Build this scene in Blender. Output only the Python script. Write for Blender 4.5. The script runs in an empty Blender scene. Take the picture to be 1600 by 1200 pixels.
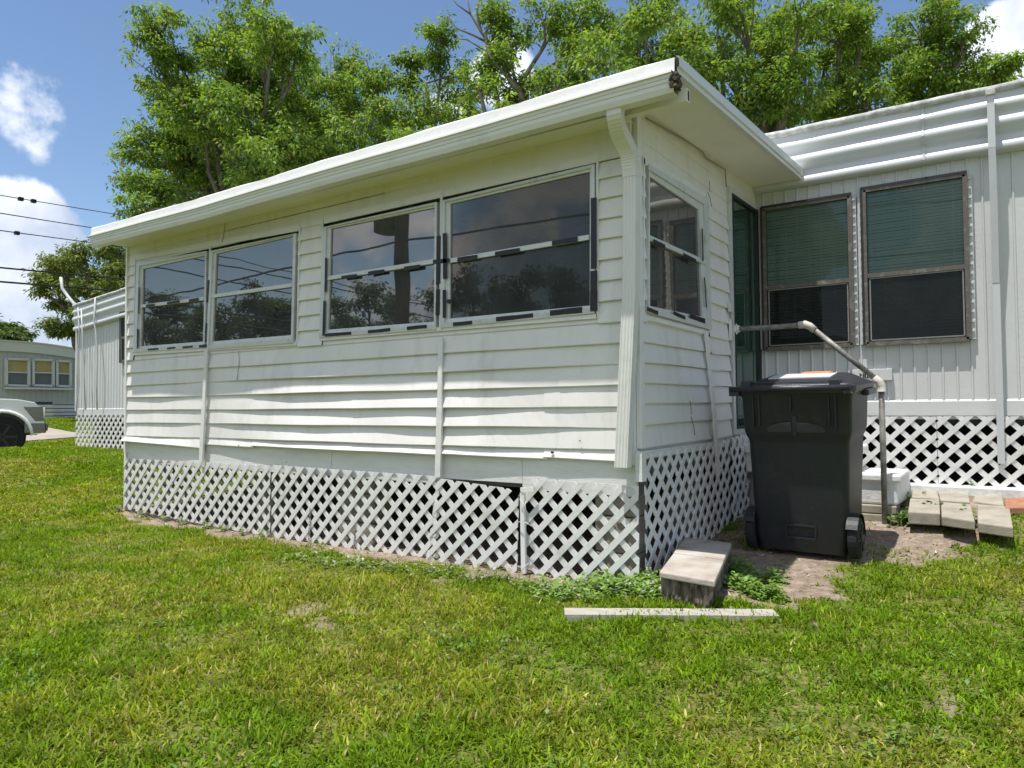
import bpy, math, random
import numpy as np
from mathutils import Vector, Matrix
random.seed(7); rng = np.random.default_rng(7)
R = math.radians
S = bpy.context.scene
COL = S.collection
# ------------------------------------------------------------------ camera
CAM = np.array([1.8867, -4.138, 1.0597]); FPX = 1131.1; YAW, PITCH, ROLL = .5983, .0324, -.0071
cyw, syw = math.cos(YAW), math.sin(YAW)
FW = np.array([-syw*math.cos(PITCH), cyw*math.cos(PITCH), math.sin(PITCH)])
RT0 = np.array([cyw, syw, 0]); UP0 = np.cross(RT0, FW)
RT = math.cos(ROLL)*RT0 + math.sin(ROLL)*UP0
UP = math.cos(ROLL)*UP0 - math.sin(ROLL)*RT0
cd = bpy.data.cameras.new('camera'); cam = bpy.data.objects.new('camera', cd); COL.objects.link(cam)
cd.sensor_width = 36; cd.lens = FPX/1600*36; cd.clip_end = 2000; cd.clip_start = .05
cam.matrix_world = Matrix(((RT[0], UP[0], -FW[0], CAM[0]), (RT[1], UP[1], -FW[1], CAM[1]), (RT[2], UP[2], -FW[2], CAM[2]), (0, 0, 0, 1)))
S.camera = cam
def ray(u, v): return FW + RT*((u-800)/FPX) - UP*((v-600)/FPX)
def at(u, v, ax, val):          # measured point of the photo on a known plane
    r = ray(u, v); t = (val-CAM[ax])/r[ax]; return CAM + r*t
def AY(u, v, y=0): return at(u, v, 1, y)
def AX(u, v, x=0): return at(u, v, 0, x)
def PD(u, v, d): return CAM + ray(u, v)*d
# ------------------------------------------------------------------ world, sun, exposure
SUN = Vector((-.09, -.24, 1)).normalized()
EL = math.asin(SUN.z); AZ = math.atan2(SUN.x, SUN.y)
S.view_settings.view_transform = 'Standard'; S.view_settings.look = 'None'
S.view_settings.exposure = .42; S.view_settings.gamma = 1
W = bpy.data.worlds.new('World'); S.world = W; W.use_nodes = True
def build_world():
    nt = W.node_tree; N = nt.nodes; Lk = nt.links; N.clear()
    def nd(t, **k):
        n = N.new(t)
        for a, b in k.items(): setattr(n, a, b)
        return n
    def M(op, a, b=None, c=None, clamp=False):
        n = nd('ShaderNodeMath', operation=op, use_clamp=clamp)
        for i, q in enumerate((a, b, c)):
            if q is None: continue
            if isinstance(q, (int, float)): n.inputs[i].default_value = q
            else: Lk.new(q, n.inputs[i])
        return n.outputs[0]
    sky = nd('ShaderNodeTexSky', sky_type='NISHITA', sun_disc=False); sky.sun_elevation = EL; sky.sun_rotation = AZ
    sky.air_density = 1.0; sky.dust_density = .15; sky.ozone_density = 3.2; sky.altitude = 0
    tc = nd('ShaderNodeTexCoord')
    nz = nd('ShaderNodeTexNoise'); nz.inputs['Scale'].default_value = 7; nz.inputs['Detail'].default_value = 7; nz.inputs['Roughness'].default_value = .58
    nz2 = nd('ShaderNodeTexNoise'); nz2.inputs['Scale'].default_value = 3.2; nz2.inputs['Detail'].default_value = 6
    Lk.new(tc.outputs['Generated'], nz.inputs['Vector']); Lk.new(tc.outputs['Generated'], nz2.inputs['Vector'])
    dens = None
    for (u, v, r, w) in ((15, 375, 80, 1.0), (48, 335, 38, .8), (10, 440, 90, .9), (80, 470, 60, .55), (60, 400, 60, .7), (62, 182, 66, .36), (92, 152, 40, .34), (1590, 70, 55, .9), (1620, 150, 90, .9),
                         (790, 120, 60, .8), (1130, 360, 40, .2), (608, 35, 10, .22), (-130, 400, 130, 1), (700, 190, 70, .5), (20, 500, 90, .6)):
        c = ray(u, v); c = c/np.linalg.norm(c)
        dt = nd('ShaderNodeVectorMath', operation='DOT_PRODUCT'); Lk.new(tc.outputs['Generated'], dt.inputs[0]); dt.inputs[1].default_value = tuple(c)
        mr = nd('ShaderNodeMapRange', interpolation_type='SMOOTHSTEP')
        mr.inputs['From Min'].default_value = math.cos(r/FPX*1.25); mr.inputs['From Max'].default_value = math.cos(r/FPX*.25)
        mr.inputs['To Max'].default_value = w
        Lk.new(dt.outputs['Value'], mr.inputs['Value'])
        dens = mr.outputs[0] if dens is None else M('MAXIMUM', dens, mr.outputs[0])
    # broken cumulus over the rest of the sky (what the panes reflect)
    sx = nd('ShaderNodeSeparateXYZ'); Lk.new(tc.outputs['Generated'], sx.inputs[0])
    back = nd('ShaderNodeMapRange'); back.inputs['From Min'].default_value = -.05; back.inputs['From Max'].default_value = -.4; Lk.new(sx.outputs['Y'], back.inputs['Value'])
    bk = M('MULTIPLY', back.outputs[0], M('MULTIPLY_ADD', nz2.outputs['Fac'], 2.6, -.62, clamp=True))
    dens = M('MAXIMUM', dens, M('MULTIPLY', bk, .8))
    q = M('ADD', dens, M('MULTIPLY_ADD', nz.outputs['Fac'], 2.1, -1.05))
    al = nd('ShaderNodeMapRange', interpolation_type='SMOOTHSTEP'); al.inputs['From Min'].default_value = .30; al.inputs['From Max'].default_value = .58
    Lk.new(q, al.inputs['Value'])
    al2 = M('MULTIPLY', al.outputs[0], M('MULTIPLY', M('MINIMUM', M('MULTIPLY', dens, 6), 1), .93))
    cr = nd('ShaderNodeValToRGB'); cr.color_ramp.elements[0].position = .36; cr.color_ramp.elements[0].color = (3.6, 4.2, 5.4, 1)
    cr.color_ramp.elements[1].position = .62; cr.color_ramp.elements[1].color = (6.9, 7.2, 7.9, 1)
    nz3 = nd('ShaderNodeTexNoise'); nz3.inputs['Scale'].default_value = 11; nz3.inputs['Detail'].default_value = 6
    Lk.new(tc.outputs['Generated'], nz3.inputs['Vector'])
    Lk.new(M('ADD', nz3.outputs['Fac'], M('MULTIPLY_ADD', sx.outputs['Z'], .9, -.16)), cr.inputs['Fac'])
    mx = nd('ShaderNodeMix', data_type='RGBA'); Lk.new(al2, mx.inputs['Factor']); Lk.new(sky.outputs[0], mx.inputs[6]); Lk.new(cr.outputs[0], mx.inputs[7])
    bg = nd('ShaderNodeBackground'); bg.inputs['Strength'].default_value = .115; Lk.new(mx.outputs[2], bg.inputs['Color'])
    out = nd('ShaderNodeOutputWorld'); Lk.new(bg.outputs[0], out.inputs['Surface'])
build_world()
sd = bpy.data.lights.new('sun', 'SUN'); sd.energy = 4.4; sd.angle = R(.53); sd.color = (1, .965, .9)
so = bpy.data.objects.new('sun', sd); COL.objects.link(so); so.rotation_euler = SUN.to_track_quat('Z', 'Y').to_euler(); so.location = (0, -3, 12)
# ------------------------------------------------------------------ materials
def mat(name, col, rough=.6, spec=.5, metal=0., var=.0, scale=4., var2=None, bump=0., bscale=30., trans=0., coords='Object', stretch=None, dirt=None, dscale=2., damt=.5, attr=None, coat=0.):
    m = bpy.data.materials.new(name); m.use_nodes = True; nt = m.node_tree; N = nt.nodes; Lk = nt.links
    b = N['Principled BSDF']; b.inputs['Roughness'].default_value = rough; b.inputs['Metallic'].default_value = metal
    b.inputs['Specular IOR Level'].default_value = spec; b.inputs['Coat Weight'].default_value = coat
    c4 = (*col, 1); last = None
    tc = N.new('ShaderNodeTexCoord'); vec = tc.outputs[coords]
    if stretch:
        mp = N.new('ShaderNodeMapping'); mp.inputs['Scale'].default_value = stretch; Lk.new(vec, mp.inputs['Vector']); vec = mp.outputs[0]
    def noise(sc, det=5, ro=.55):
        n = N.new('ShaderNodeTexNoise'); n.inputs['Scale'].default_value = sc; n.inputs['Detail'].default_value = det; n.inputs['Roughness'].default_value = ro
        Lk.new(vec, n.inputs['Vector']); return n.outputs['Fac']
    def mix(fac, a, bcol):
        mx = N.new('ShaderNodeMix'); mx.data_type = 'RGBA'; Lk.new(fac, mx.inputs['Factor'])
        for q, s in ((a, 6), (bcol, 7)):
            if isinstance(q, tuple): mx.inputs[s].default_value = q
            else: Lk.new(q, mx.inputs[s])
        return mx.outputs[2]
    def ramp(f, lo, hi):
        mr = N.new('ShaderNodeMapRange'); mr.inputs['From Min'].default_value = lo; mr.inputs['From Max'].default_value = hi; Lk.new(f, mr.inputs['Value']); return mr.outputs[0]
    last = c4
    if attr:
        a = N.new('ShaderNodeAttribute'); a.attribute_name = attr; last = a.outputs['Color']
    if var or var2:
        c2 = (*var2, 1) if var2 else tuple([min(1, x*(1-var)) for x in col])+(1,)
        last = mix(ramp(noise(scale), .35, .65), last, c2)
    if dirt:
        mr = N.new('ShaderNodeMath'); mr.operation = 'MULTIPLY'; Lk.new(ramp(noise(dscale, 8, .7), .52, .72), mr.inputs[0]); mr.inputs[1].default_value = damt
        last = mix(mr.outputs[0], last, (*dirt, 1))
    if isinstance(last, tuple): b.inputs['Base Color'].default_value = last
    else: Lk.new(last, b.inputs['Base Color'])
    if bump:
        bp = N.new('ShaderNodeBump'); bp.inputs['Strength'].default_value = bump; bp.inputs['Distance'].default_value = .01
        Lk.new(noise(bscale, 6, .6), bp.inputs['Height']); Lk.new(bp.outputs[0], b.inputs['Normal'])
    if trans:
        tr = N.new('ShaderNodeBsdfTranslucent'); ms = N.new('ShaderNodeMixShader'); ms.inputs[0].default_value = trans
        if isinstance(last, tuple): tr.inputs[0].default_value = last
        else:
            hs = N.new('ShaderNodeHueSaturation'); hs.inputs['Value'].default_value = 1.5; hs.inputs['Saturation'].default_value = 1.1; hs.inputs['Hue'].default_value = .49
            Lk.new(last, hs.inputs['Color']); Lk.new(hs.outputs[0], tr.inputs[0])
        Lk.new(b.outputs[0], ms.inputs[1]); Lk.new(tr.outputs[0], ms.inputs[2]); Lk.new(ms.outputs[0], N['Material Output'].inputs['Surface'])
    return m
def glass(name, tint, refl, haze=.05, hazecol=(.35, .37, .38), gcol=(.27, .245, .215)):
    m = bpy.data.materials.new(name); m.use_nodes = True; nt = m.node_tree; N = nt.nodes; Lk = nt.links; N.clear()
    o = N.new('ShaderNodeOutputMaterial'); t = N.new('ShaderNodeBsdfTransparent'); t.inputs[0].default_value = (*tint, 1)
    g = N.new('ShaderNodeBsdfGlossy'); g.inputs['Roughness'].default_value = .015; g.inputs[0].default_value = (*gcol, 1)
    tc = N.new('ShaderNodeTexCoord'); nz = N.new('ShaderNodeTexNoise'); nz.inputs['Scale'].default_value = 1.3; nz.inputs['Detail'].default_value = 1
    Lk.new(tc.outputs['Object'], nz.inputs['Vector']); bp = N.new('ShaderNodeBump'); bp.inputs['Strength'].default_value = .12; bp.inputs['Distance'].default_value = .03
    Lk.new(nz.outputs['Fac'], bp.inputs['Height']); Lk.new(bp.outputs[0], g.inputs['Normal'])
    f = N.new('ShaderNodeFresnel'); f.inputs[0].default_value = 1.5
    mt = N.new('ShaderNodeMath'); mt.operation = 'MULTIPLY_ADD'; mt.inputs[1].default_value = 1.3; mt.inputs[2].default_value = refl; mt.use_clamp = True; Lk.new(f.outputs[0], mt.inputs[0])
    m1 = N.new('ShaderNodeMixShader'); Lk.new(mt.outputs[0], m1.inputs[0]); Lk.new(t.outputs[0], m1.inputs[1]); Lk.new(g.outputs[0], m1.inputs[2])
    d = N.new('ShaderNodeBsdfDiffuse'); d.inputs[0].default_value = (*hazecol, 1)
    n2 = N.new('ShaderNodeTexNoise'); n2.inputs['Scale'].default_value = 3; n2.inputs['Detail'].default_value = 6; Lk.new(tc.outputs['Object'], n2.inputs['Vector'])
    mh = N.new('ShaderNodeMath'); mh.operation = 'MULTIPLY'; mh.inputs[1].default_value = haze*2; Lk.new(n2.outputs['Fac'], mh.inputs[0])
    m2 = N.new('ShaderNodeMixShader'); Lk.new(mh.outputs[0], m2.inputs[0]); Lk.new(m1.outputs[0], m2.inputs[1]); Lk.new(d.outputs[0], m2.inputs[2])
    Lk.new(m2.outputs[0], o.inputs['Surface']); return m
WHITE = (.74, .755, .73)
MT = dict(
    siding=mat('siding_paint', (.76, .745, .715), .5, .35, var=.07, scale=1.3, dirt=(.48, .46, .41), dscale=2.4, damt=.45, bump=.14, bscale=40, stretch=(2, 2, .5)),
    trim=mat('trim_paint', (.75, .74, .72), .5, .4, dirt=(.42, .42, .38), dscale=6, damt=.4, bump=.1, bscale=40),
    board=mat('skirt_paint', (.72, .72, .69), .6, .3, var=.1, scale=2, dirt=(.42, .42, .38), dscale=3, damt=.4, bump=.2, bscale=18, stretch=(1, 1, 6)),
    roofw=mat('roof_coating', (.80, .80, .79), .6, .3, dirt=(.5, .5, .48), dscale=5, damt=.4, bump=.3, bscale=14),
    gutter=mat('gutter_enamel', (.70, .695, .66), .35, .5, dirt=(.50, .53, .46), dscale=4, damt=.45),
    soffit=mat('soffit_panel', (.80, .78, .70), .55, .3, var=.05, scale=.8, dirt=(.55, .52, .42), dscale=1.5, damt=.3),
    alum=mat('window_aluminium', (.62, .64, .63), .45, .5, metal=.15, dirt=(.33, .33, .32), dscale=12, damt=.5),
    bronze=mat('bronze_frame', (.12, .105, .09), .5, .4, dirt=(.42, .42, .40), dscale=14, damt=.45),
    sashgrey=mat('dull_sash_metal', (.26, .25, .23), .5, .4, metal=.1, dirt=(.12, .11, .10), dscale=12),
    caulk=mat('black_caulk', (.03, .03, .03), .6, .3),
    tape=mat('black_tape', (.012, .012, .013), .45, .5, bump=.2, bscale=60),
    homew=mat('home_paint', (.60, .605, .60), .5, .35, var=.05, scale=2.5, dirt=(.56, .57, .55), dscale=5, damt=.35, bump=.15, bscale=30),
    fascia=mat('home_fascia_metal', (.54, .555, .56), .4, .5, dirt=(.5, .5, .48), dscale=4, damt=.35, bump=.15, bscale=8),
    grime=mat('roof_edge_grime', (.34, .34, .33), .9, .2, var2=(.62, .62, .60), scale=14, bump=.6, bscale=40),
    lattice=mat('lattice_vinyl', (.70, .695, .675), .5, .35, dirt=(.40, .37, .31), dscale=5, damt=.5, bump=.1, bscale=60),
    dark=mat('dark_shade_fill', (.05, .05, .05), .9, .1),  # near-black colour standing in for unlit gaps and interiors
    room=mat('room_lining', (.20, .20, .19), .8, .2),
    bin=mat('bin_plastic', (.014, .017, .019), .45, .45, dirt=(.06, .062, .055), dscale=3, damt=.35, bump=.25, bscale=180),
    binlid=mat('bin_lid_plastic', (.028, .029, .036), .36, .5, dirt=(.10, .10, .10), dscale=4, damt=.3, bump=.2, bscale=150),
    rubber=mat('tyre_rubber', (.02, .02, .022), .8, .3),
    orange=mat('orange_label', (.85, .28, .08), .6, .3),
    wlabel=mat('white_label', (.55, .55, .56), .5, .3, dirt=(.3, .3, .3), dscale=20, damt=.4),
    galv=mat('galvanised_pipe', (.12, .115, .10), .55, .4, metal=.2, var2=(.34, .33, .31), scale=9, bump=.5, bscale=60),
    elbow=mat('painted_elbow', (.55, .52, .47), .6, .3, dirt=(.25, .18, .12), dscale=30, damt=.7, bump=.3, bscale=80),
    conc=mat('concrete', (.37, .335, .275), .9, .2, var=.2, scale=6, dirt=(.22, .19, .15), dscale=6, damt=.5, bump=.35, bscale=45),
    concw=mat('white_concrete', (.72, .72, .70), .8, .2, dirt=(.35, .35, .32), dscale=7, damt=.5, bump=.5, bscale=30),
    brick=mat('brick_paver', (.42, .20, .13), .9, .2, var=.3, scale=8, bump=.5, bscale=40),
    slab=mat('bench_slab', (.46, .43, .39), .85, .2, var2=(.36, .30, .24), scale=5, dirt=(.26, .24, .22), dscale=5, damt=.55, bump=.4, bscale=40),
    bark=mat('old_bark', (.055, .045, .035), .95, .1, var2=(.24, .20, .155), scale=16, bump=1, bscale=34, stretch=(1.6, 1.6, .45)),
    plank=mat('weathered_plank', (.46, .43, .37), .85, .2, var2=(.33, .30, .25), scale=5, bump=.5, bscale=20, stretch=(1, 14, 14)),
    trunk=mat('tree_bark', (.10, .088, .070), .95, .1, var2=(.19, .17, .14), scale=6, bump=.8, bscale=20),
    leaf=mat('leaf', (.1, .2, .05), .5, .3, attr='tint', trans=.42),
    grassm=mat('grass_blade', (.1, .2, .05), .7, .12, attr='tint', trans=.35),
    wire=mat('wire_sheath', (.02, .02, .02), .6, .3),
    cable=mat('grey_cable', (.30, .28, .25), .6, .3),
    asphalt=mat('driveway_concrete', (.38, .33, .28), .9, .2, var=.15, scale=.8, bump=.2, bscale=20),
    bluegrey=mat('far_home_siding', (.50, .50, .47), .6, .3, var=.05, scale=.4),
    farwhite=mat('far_home_trim', (.66, .66, .64), .5, .3),
    curtain=mat('yellow_curtain', (.48, .41, .19), .9, .1, var=.1, scale=5),
    blind=mat('blind_slat', (.62, .70, .66), .6, .3),
    carpaint=mat('white_car_paint', (.88, .88, .89), .3, .5, coat=.6),
    carblack=mat('car_black_trim', (.02, .02, .022), .4, .5),
    chrome=mat('dark_chrome', (.20, .20, .21), .2, .5, metal=.8),
    wood=mat('pole_wood', (.12, .09, .07), .9, .1, var=.4, scale=3, stretch=(6, 6, 1)),
    debris=mat('gutter_debris', (.06, .045, .035), .95, .1, var2=(.22, .17, .13), scale=60, bump=1, bscale=90),
    wrap=mat('plastic_sheet', (.40, .39, .40), .5, .4, var=.2, scale=5, bump=.5, bscale=10),
    numtile=mat('number_tile', (.015, .015, .015), .5, .3),
    numwhite=mat('number_white', (.8, .8, .8), .6, .3),
    weedm=mat('weed_leaf', (.1, .2, .05), .5, .4, attr='tint', trans=.3),
    glassA=glass('porch_glass', (.34, .35, .35), .10, .14),
    glassB=glass('screened_glass', (.17, .18, .19), .05, .16, (.26, .28, .28)),
    glassG=glass('green_glass', (.60, .70, .67), .03, .05, (.24, .32, .28), (.32, .34, .34)),
    glassD=glass('dark_screen_glass', (.20, .23, .22), .01, .10, (.10, .11, .105), (.25, .25, .25)),
    glassE=glass('door_glass', (.25, .45, .36), .06, .22, (.06, .16, .11), (.35, .38, .37)),
    glassK=glass('car_glass', (.1, .1, .1), .05, .02),
    debris2=mat('litter', (.3, .2, .1), .9, .1, attr='tint'),
)
# ------------------------------------------------------------------ mesh helpers
class MB:
    def __init__(s): s.v = []; s.f = []; s.sm = []
    def add(s, vs, fs, smooth=False):
        o = len(s.v); s.v += [tuple(map(float, p)) for p in vs]; s.f += [tuple(i+o for i in f) for f in fs]; s.sm += [smooth]*len(fs); return s
    def box(s, a, b):
        x0, y0, z0 = a; x1, y1, z1 = b
        return s.add([(x0,y0,z0),(x1,y0,z0),(x1,y1,z0),(x0,y1,z0),(x0,y0,z1),(x1,y0,z1),(x1,y1,z1),(x0,y1,z1)],
                     [(0,3,2,1),(4,5,6,7),(0,1,5,4),(1,2,6,5),(2,3,7,6),(3,0,4,7)])
    def hexa(s, p):  # 8 points, bottom ring then top ring
        return s.add(p, [(0,3,2,1),(4,5,6,7),(0,1,5,4),(1,2,6,5),(2,3,7,6),(3,0,4,7)])
    def bar(s, a, b, w, t, n):  # bar from a to b, width w across, thickness t along n
        a = np.array(a, float); b = np.array(b, float); n = np.array(n, float); n /= np.linalg.norm(n)
        d = b-a; d /= np.linalg.norm(d); c = np.cross(d, n); c /= np.linalg.norm(c)
        p = [a-c*w/2, a+c*w/2, a+c*w/2+n*t, a-c*w/2+n*t, b-c*w/2, b+c*w/2, b+c*w/2+n*t, b-c*w/2+n*t]
        return s.hexa(p)
    def tube(s, pts, r, k=8, cap=True, smooth=True):
        pts = [Vector(p) for p in pts]; n = len(pts); rs = r if isinstance(r, (list, tuple)) else [r]*n
        o = len(s.v); ref = None
        for i, p in enumerate(pts):
            d = (pts[min(i+1, n-1)]-pts[max(i-1, 0)])
            if d.length < 1e-9: d = Vector((0, 0, 1))
            d.normalize()
            if ref is None: ref = d.orthogonal().normalized()
            else:
                ref = ref - d*ref.dot(d)
                ref = ref.normalized() if ref.length > 1e-6 else d.orthogonal().normalized()
            e = d.cross(ref)
            for j in range(k):
                a = 2*math.pi*j/k; s.v.append(tuple(p+(ref*math.cos(a)+e*math.sin(a))*rs[i]))
        for i in range(n-1):
            for j in range(k):
                s.f.append((o+i*k+j, o+i*k+(j+1) % k, o+(i+1)*k+(j+1) % k, o+(i+1)*k+j)); s.sm.append(smooth)
        if cap:
            s.f.append(tuple(o+j for j in reversed(range(k)))); s.sm.append(False)
            s.f.append(tuple(o+(n-1)*k+j for j in range(k))); s.sm.append(False)
        return s
    def rings(s, rs, cap=True, smooth=False):  # list of equal-length rings
        k = len(rs[0]); o = len(s.v)
        for r in rs: s.v += [tuple(map(float, p)) for p in r]
        for i in range(len(rs)-1):
            for j in range(k):
                s.f.append((o+i*k+j, o+i*k+(j+1) % k, o+(i+1)*k+(j+1) % k, o+(i+1)*k+j)); s.sm.append(smooth)
        if cap:
            s.f.append(tuple(o+j for j in reversed(range(k)))); s.sm.append(False)
            s.f.append(tuple(o+(len(rs)-1)*k+j for j in range(k))); s.sm.append(False)
        return s
    def extr(s, prof, f, ts, smooth=False):  # open profile swept: f(p, t) -> point
        o = len(s.v); k = len(prof)
        for t in ts: s.v += [tuple(map(float, f(p, t))) for p in prof]
        for i in range(len(ts)-1):
            for j in range(k-1):
                s.f.append((o+i*k+j, o+i*k+j+1, o+(i+1)*k+j+1, o+(i+1)*k+j)); s.sm.append(smooth)
        return s
    def build(s, name, m, parent=None, bevel=0, world=True):
        me = bpy.data.meshes.new(name); me.from_pydata(s.v, [], s.f); me.polygons.foreach_set('use_smooth', s.sm); me.update()
        me.materials.append(MT[m] if isinstance(m, str) else m)
        o = bpy.data.objects.new(name, me); COL.objects.link(o)
        if parent is not None:
            o.parent = parent; o.matrix_parent_inverse = wm(parent).inverted()
        if bevel:
            b = o.modifiers.new('bevel', 'BEVEL'); b.width = bevel; b.segments = 2; b.limit_method = 'ANGLE'; b.angle_limit = R(40)
        return o
def wm(o):
    m = Matrix.LocRotScale(o.location, o.rotation_euler, o.scale)
    return (wm(o.parent) @ o.matrix_parent_inverse @ m) if o.parent else m
def tag(o, label=None, cat=None, group=None, kind=None):
    for k, v in (('label', label), ('category', cat), ('group', group), ('kind', kind)):
        if v: o[k] = v
    return o
def empty(name, loc, label, cat, group=None):
    o = bpy.data.objects.new(name, None); COL.objects.link(o); o.location = Vector([float(q) for q in loc]); o.empty_display_size = .1
    return tag(o, label, cat, group)
def arrmesh(name, V, F4, m, parent=None, cols=None, F3=None, smooth=False):
    me = bpy.data.meshes.new(name); V = np.asarray(V, np.float32)
    n4 = len(F4) if F4 is not None else 0; n3 = len(F3) if F3 is not None else 0
    idx = np.concatenate([np.asarray(q, np.int32).ravel() for q in (F4, F3) if q is not None and len(q)])
    st = np.concatenate([np.arange(n4)*4, n4*4+np.arange(n3)*3]).astype(np.int32)
    me.vertices.add(len(V)); me.vertices.foreach_set('co', V.ravel()); me.loops.add(len(idx)); me.loops.foreach_set('vertex_index', idx)
    me.polygons.add(n4+n3); me.polygons.foreach_set('loop_start', st)
    me.update(calc_edges=True)
    if cols is not None:
        a = me.color_attributes.new('tint', 'FLOAT_COLOR', 'POINT'); c = np.ones((len(V), 4), np.float32); c[:, :3] = cols; a.data.foreach_set('color', c.ravel())
    me.materials.append(MT[m]); o = bpy.data.objects.new(name, me); COL.objects.link(o)
    if parent is not None: o.parent = parent; o.matrix_parent_inverse = wm(parent).inverted()
    return o
def ss(a, b, x): t = np.clip((x-a)/(b-a), 0, 1); return t*t*(3-2*t)
def wob(x, s=0.): return math.sin(x*1.7+s)*.5+math.sin(x*3.9+s*2.3+1)*.3+math.sin(x*9.1+s*1.1)*.12
def vnoise(x, y, s=1., seed=0):
    x = np.asarray(x)*s+seed*17.3; y = np.asarray(y)*s+seed*9.7
    xi = np.floor(x); yi = np.floor(y); fx = x-xi; fy = y-yi; fx = fx*fx*(3-2*fx); fy = fy*fy*(3-2*fy)
    h = lambda a, b: np.modf(np.abs(np.sin(a*127.1+b*311.7)*43758.5453))[0]
    return (h(xi, yi)*(1-fx)+h(xi+1, yi)*fx)*(1-fy)+(h(xi, yi+1)*(1-fx)+h(xi+1, yi+1)*fx)*fy
D = 2.67
# ------------------------------------------------------------------ ground
def gh(x, y):
    x = np.asarray(x, float); y = np.asarray(y, float)
    z = -.065+.10*ss(.1, 1.6, y)+.12*ss(1.2, 2.3, y)+.13*ss(1.9, 2.75, y)
    left = ss(-5.2, -6.6, x); z = z + .05*ss(1.0, 1.5, x)*ss(1.5, 2.1, y)*ss(2.9, 2.4, y) + left*(.03 + .05*ss(-2, 1, y)) + .045*ss(-.5, .1, x)*ss(-1.6, -.7, y)
    near = np.clip(1-np.hypot(x+2, y)/14, 0, 1)
    z = z + (.018*(vnoise(x, y, 1.1, 1)-.5)+.02*(vnoise(x, y, .45, 2)-.5))*near*ss(2.6, 1.2, y)
    far = ss(-8.5, -12.5, x); z = z*(1-far)+far*.375; z = z-.25*ss(-13.1, -14.4, x)+.64*ss(-15, -30, x)
    b = ss(-6, -14, y)*ss(-20, -10, x); z = z*(1-b)
    return z
xs = np.unique(np.concatenate([np.linspace(-320, -40, 15), np.linspace(-40, -10, 31), np.linspace(-10, 6, 161), np.linspace(6, 40, 18), np.linspace(40, 320, 15)]))
ys = np.unique(np.concatenate([np.linspace(-320, -40, 15), np.linspace(-40, -6, 18), np.linspace(-6, 4, 101), np.linspace(4, 40, 20), np.linspace(40, 320, 15)]))
X, Y = np.meshgrid(xs, ys); Z = gh(X, Y); nx = len(xs)
ii = np.arange(len(ys)-1)[:, None]*nx+np.arange(nx-1)[None]; F = np.stack([ii, ii+1, ii+nx+1, ii+nx], -1).reshape(-1, 4)
# bare-soil mask (worn ground beside the bin, strip of soil under the lattice)
SOIL = [AXY for AXY in []]
def gz(u, v, z=.03): p = at(u, v, 2, z); return (p[0], p[1])
soil_poly = [(.02, .12), gz(1180, 945, -.04), gz(1245, 968, -.03), gz(1268, 925, -.02), gz(1330, 905, 0), gz(1400, 885, .03), gz(1490, 868, .05), gz(1590, 846, .08), gz(1700, 830, .1), (2.6, 2.62), (.02, 2.6)]
def inpoly(x, y, P):
    c = np.zeros(np.shape(x), bool); n = len(P)
    for i in range(n):
        (x1, y1), (x2, y2) = P[i], P[(i+1) % n]
        k = ((y1 > y) != (y2 > y)) & (x < (x2-x1)*(y-y1)/((y2-y1) if y2 != y1 else 1e-9)+x1); c ^= k
    return c
def soil(x, y):
    jx = (vnoise(x, y, 3, 3)-.5)*.30+(vnoise(x, y, 11, 6)-.5)*.22; jy = (vnoise(x, y, 3, 4)-.5)*.34+(vnoise(x, y, 11, 7)-.5)*.22
    a = inpoly(x+jx, y+jy, soil_poly).astype(float)
    edge = -.10-.22*vnoise(x, y*0, 1.3, 5)*ss(-5.6, -3, x)-.05
    b = ((y > edge+jy) & (y < .4) & (x > -6.1) & (x < .2)).astype(float)
    un = ((x > -6) & (x < 0) & (y > 0) & (y < D)).astype(float)
    hm = ((x > -13.2) & (x < 9) & (y > D-.12) & (y < 6.6)).astype(float)
    spots = 0
    for (u, v, r) in ((485, 948, .10), (505, 972, .06), (690, 905, .16), (600, 880, .18), (540, 868, .2), (400, 1092, .10), (560, 955, .07), (850, 930, .12), (1490, 1105, .08)):
        cx, cy = gz(u, v, -.05); spots = np.maximum(spots, (np.hypot((x-cx), (y-cy)*.8)+jx*.5 < r*.62)*.8)
    return np.maximum.reduce([a, b, un, hm, spots*np.ones_like(a)])
gm = bpy.data.materials.new('lawn_soil'); gm.use_nodes = True
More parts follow.
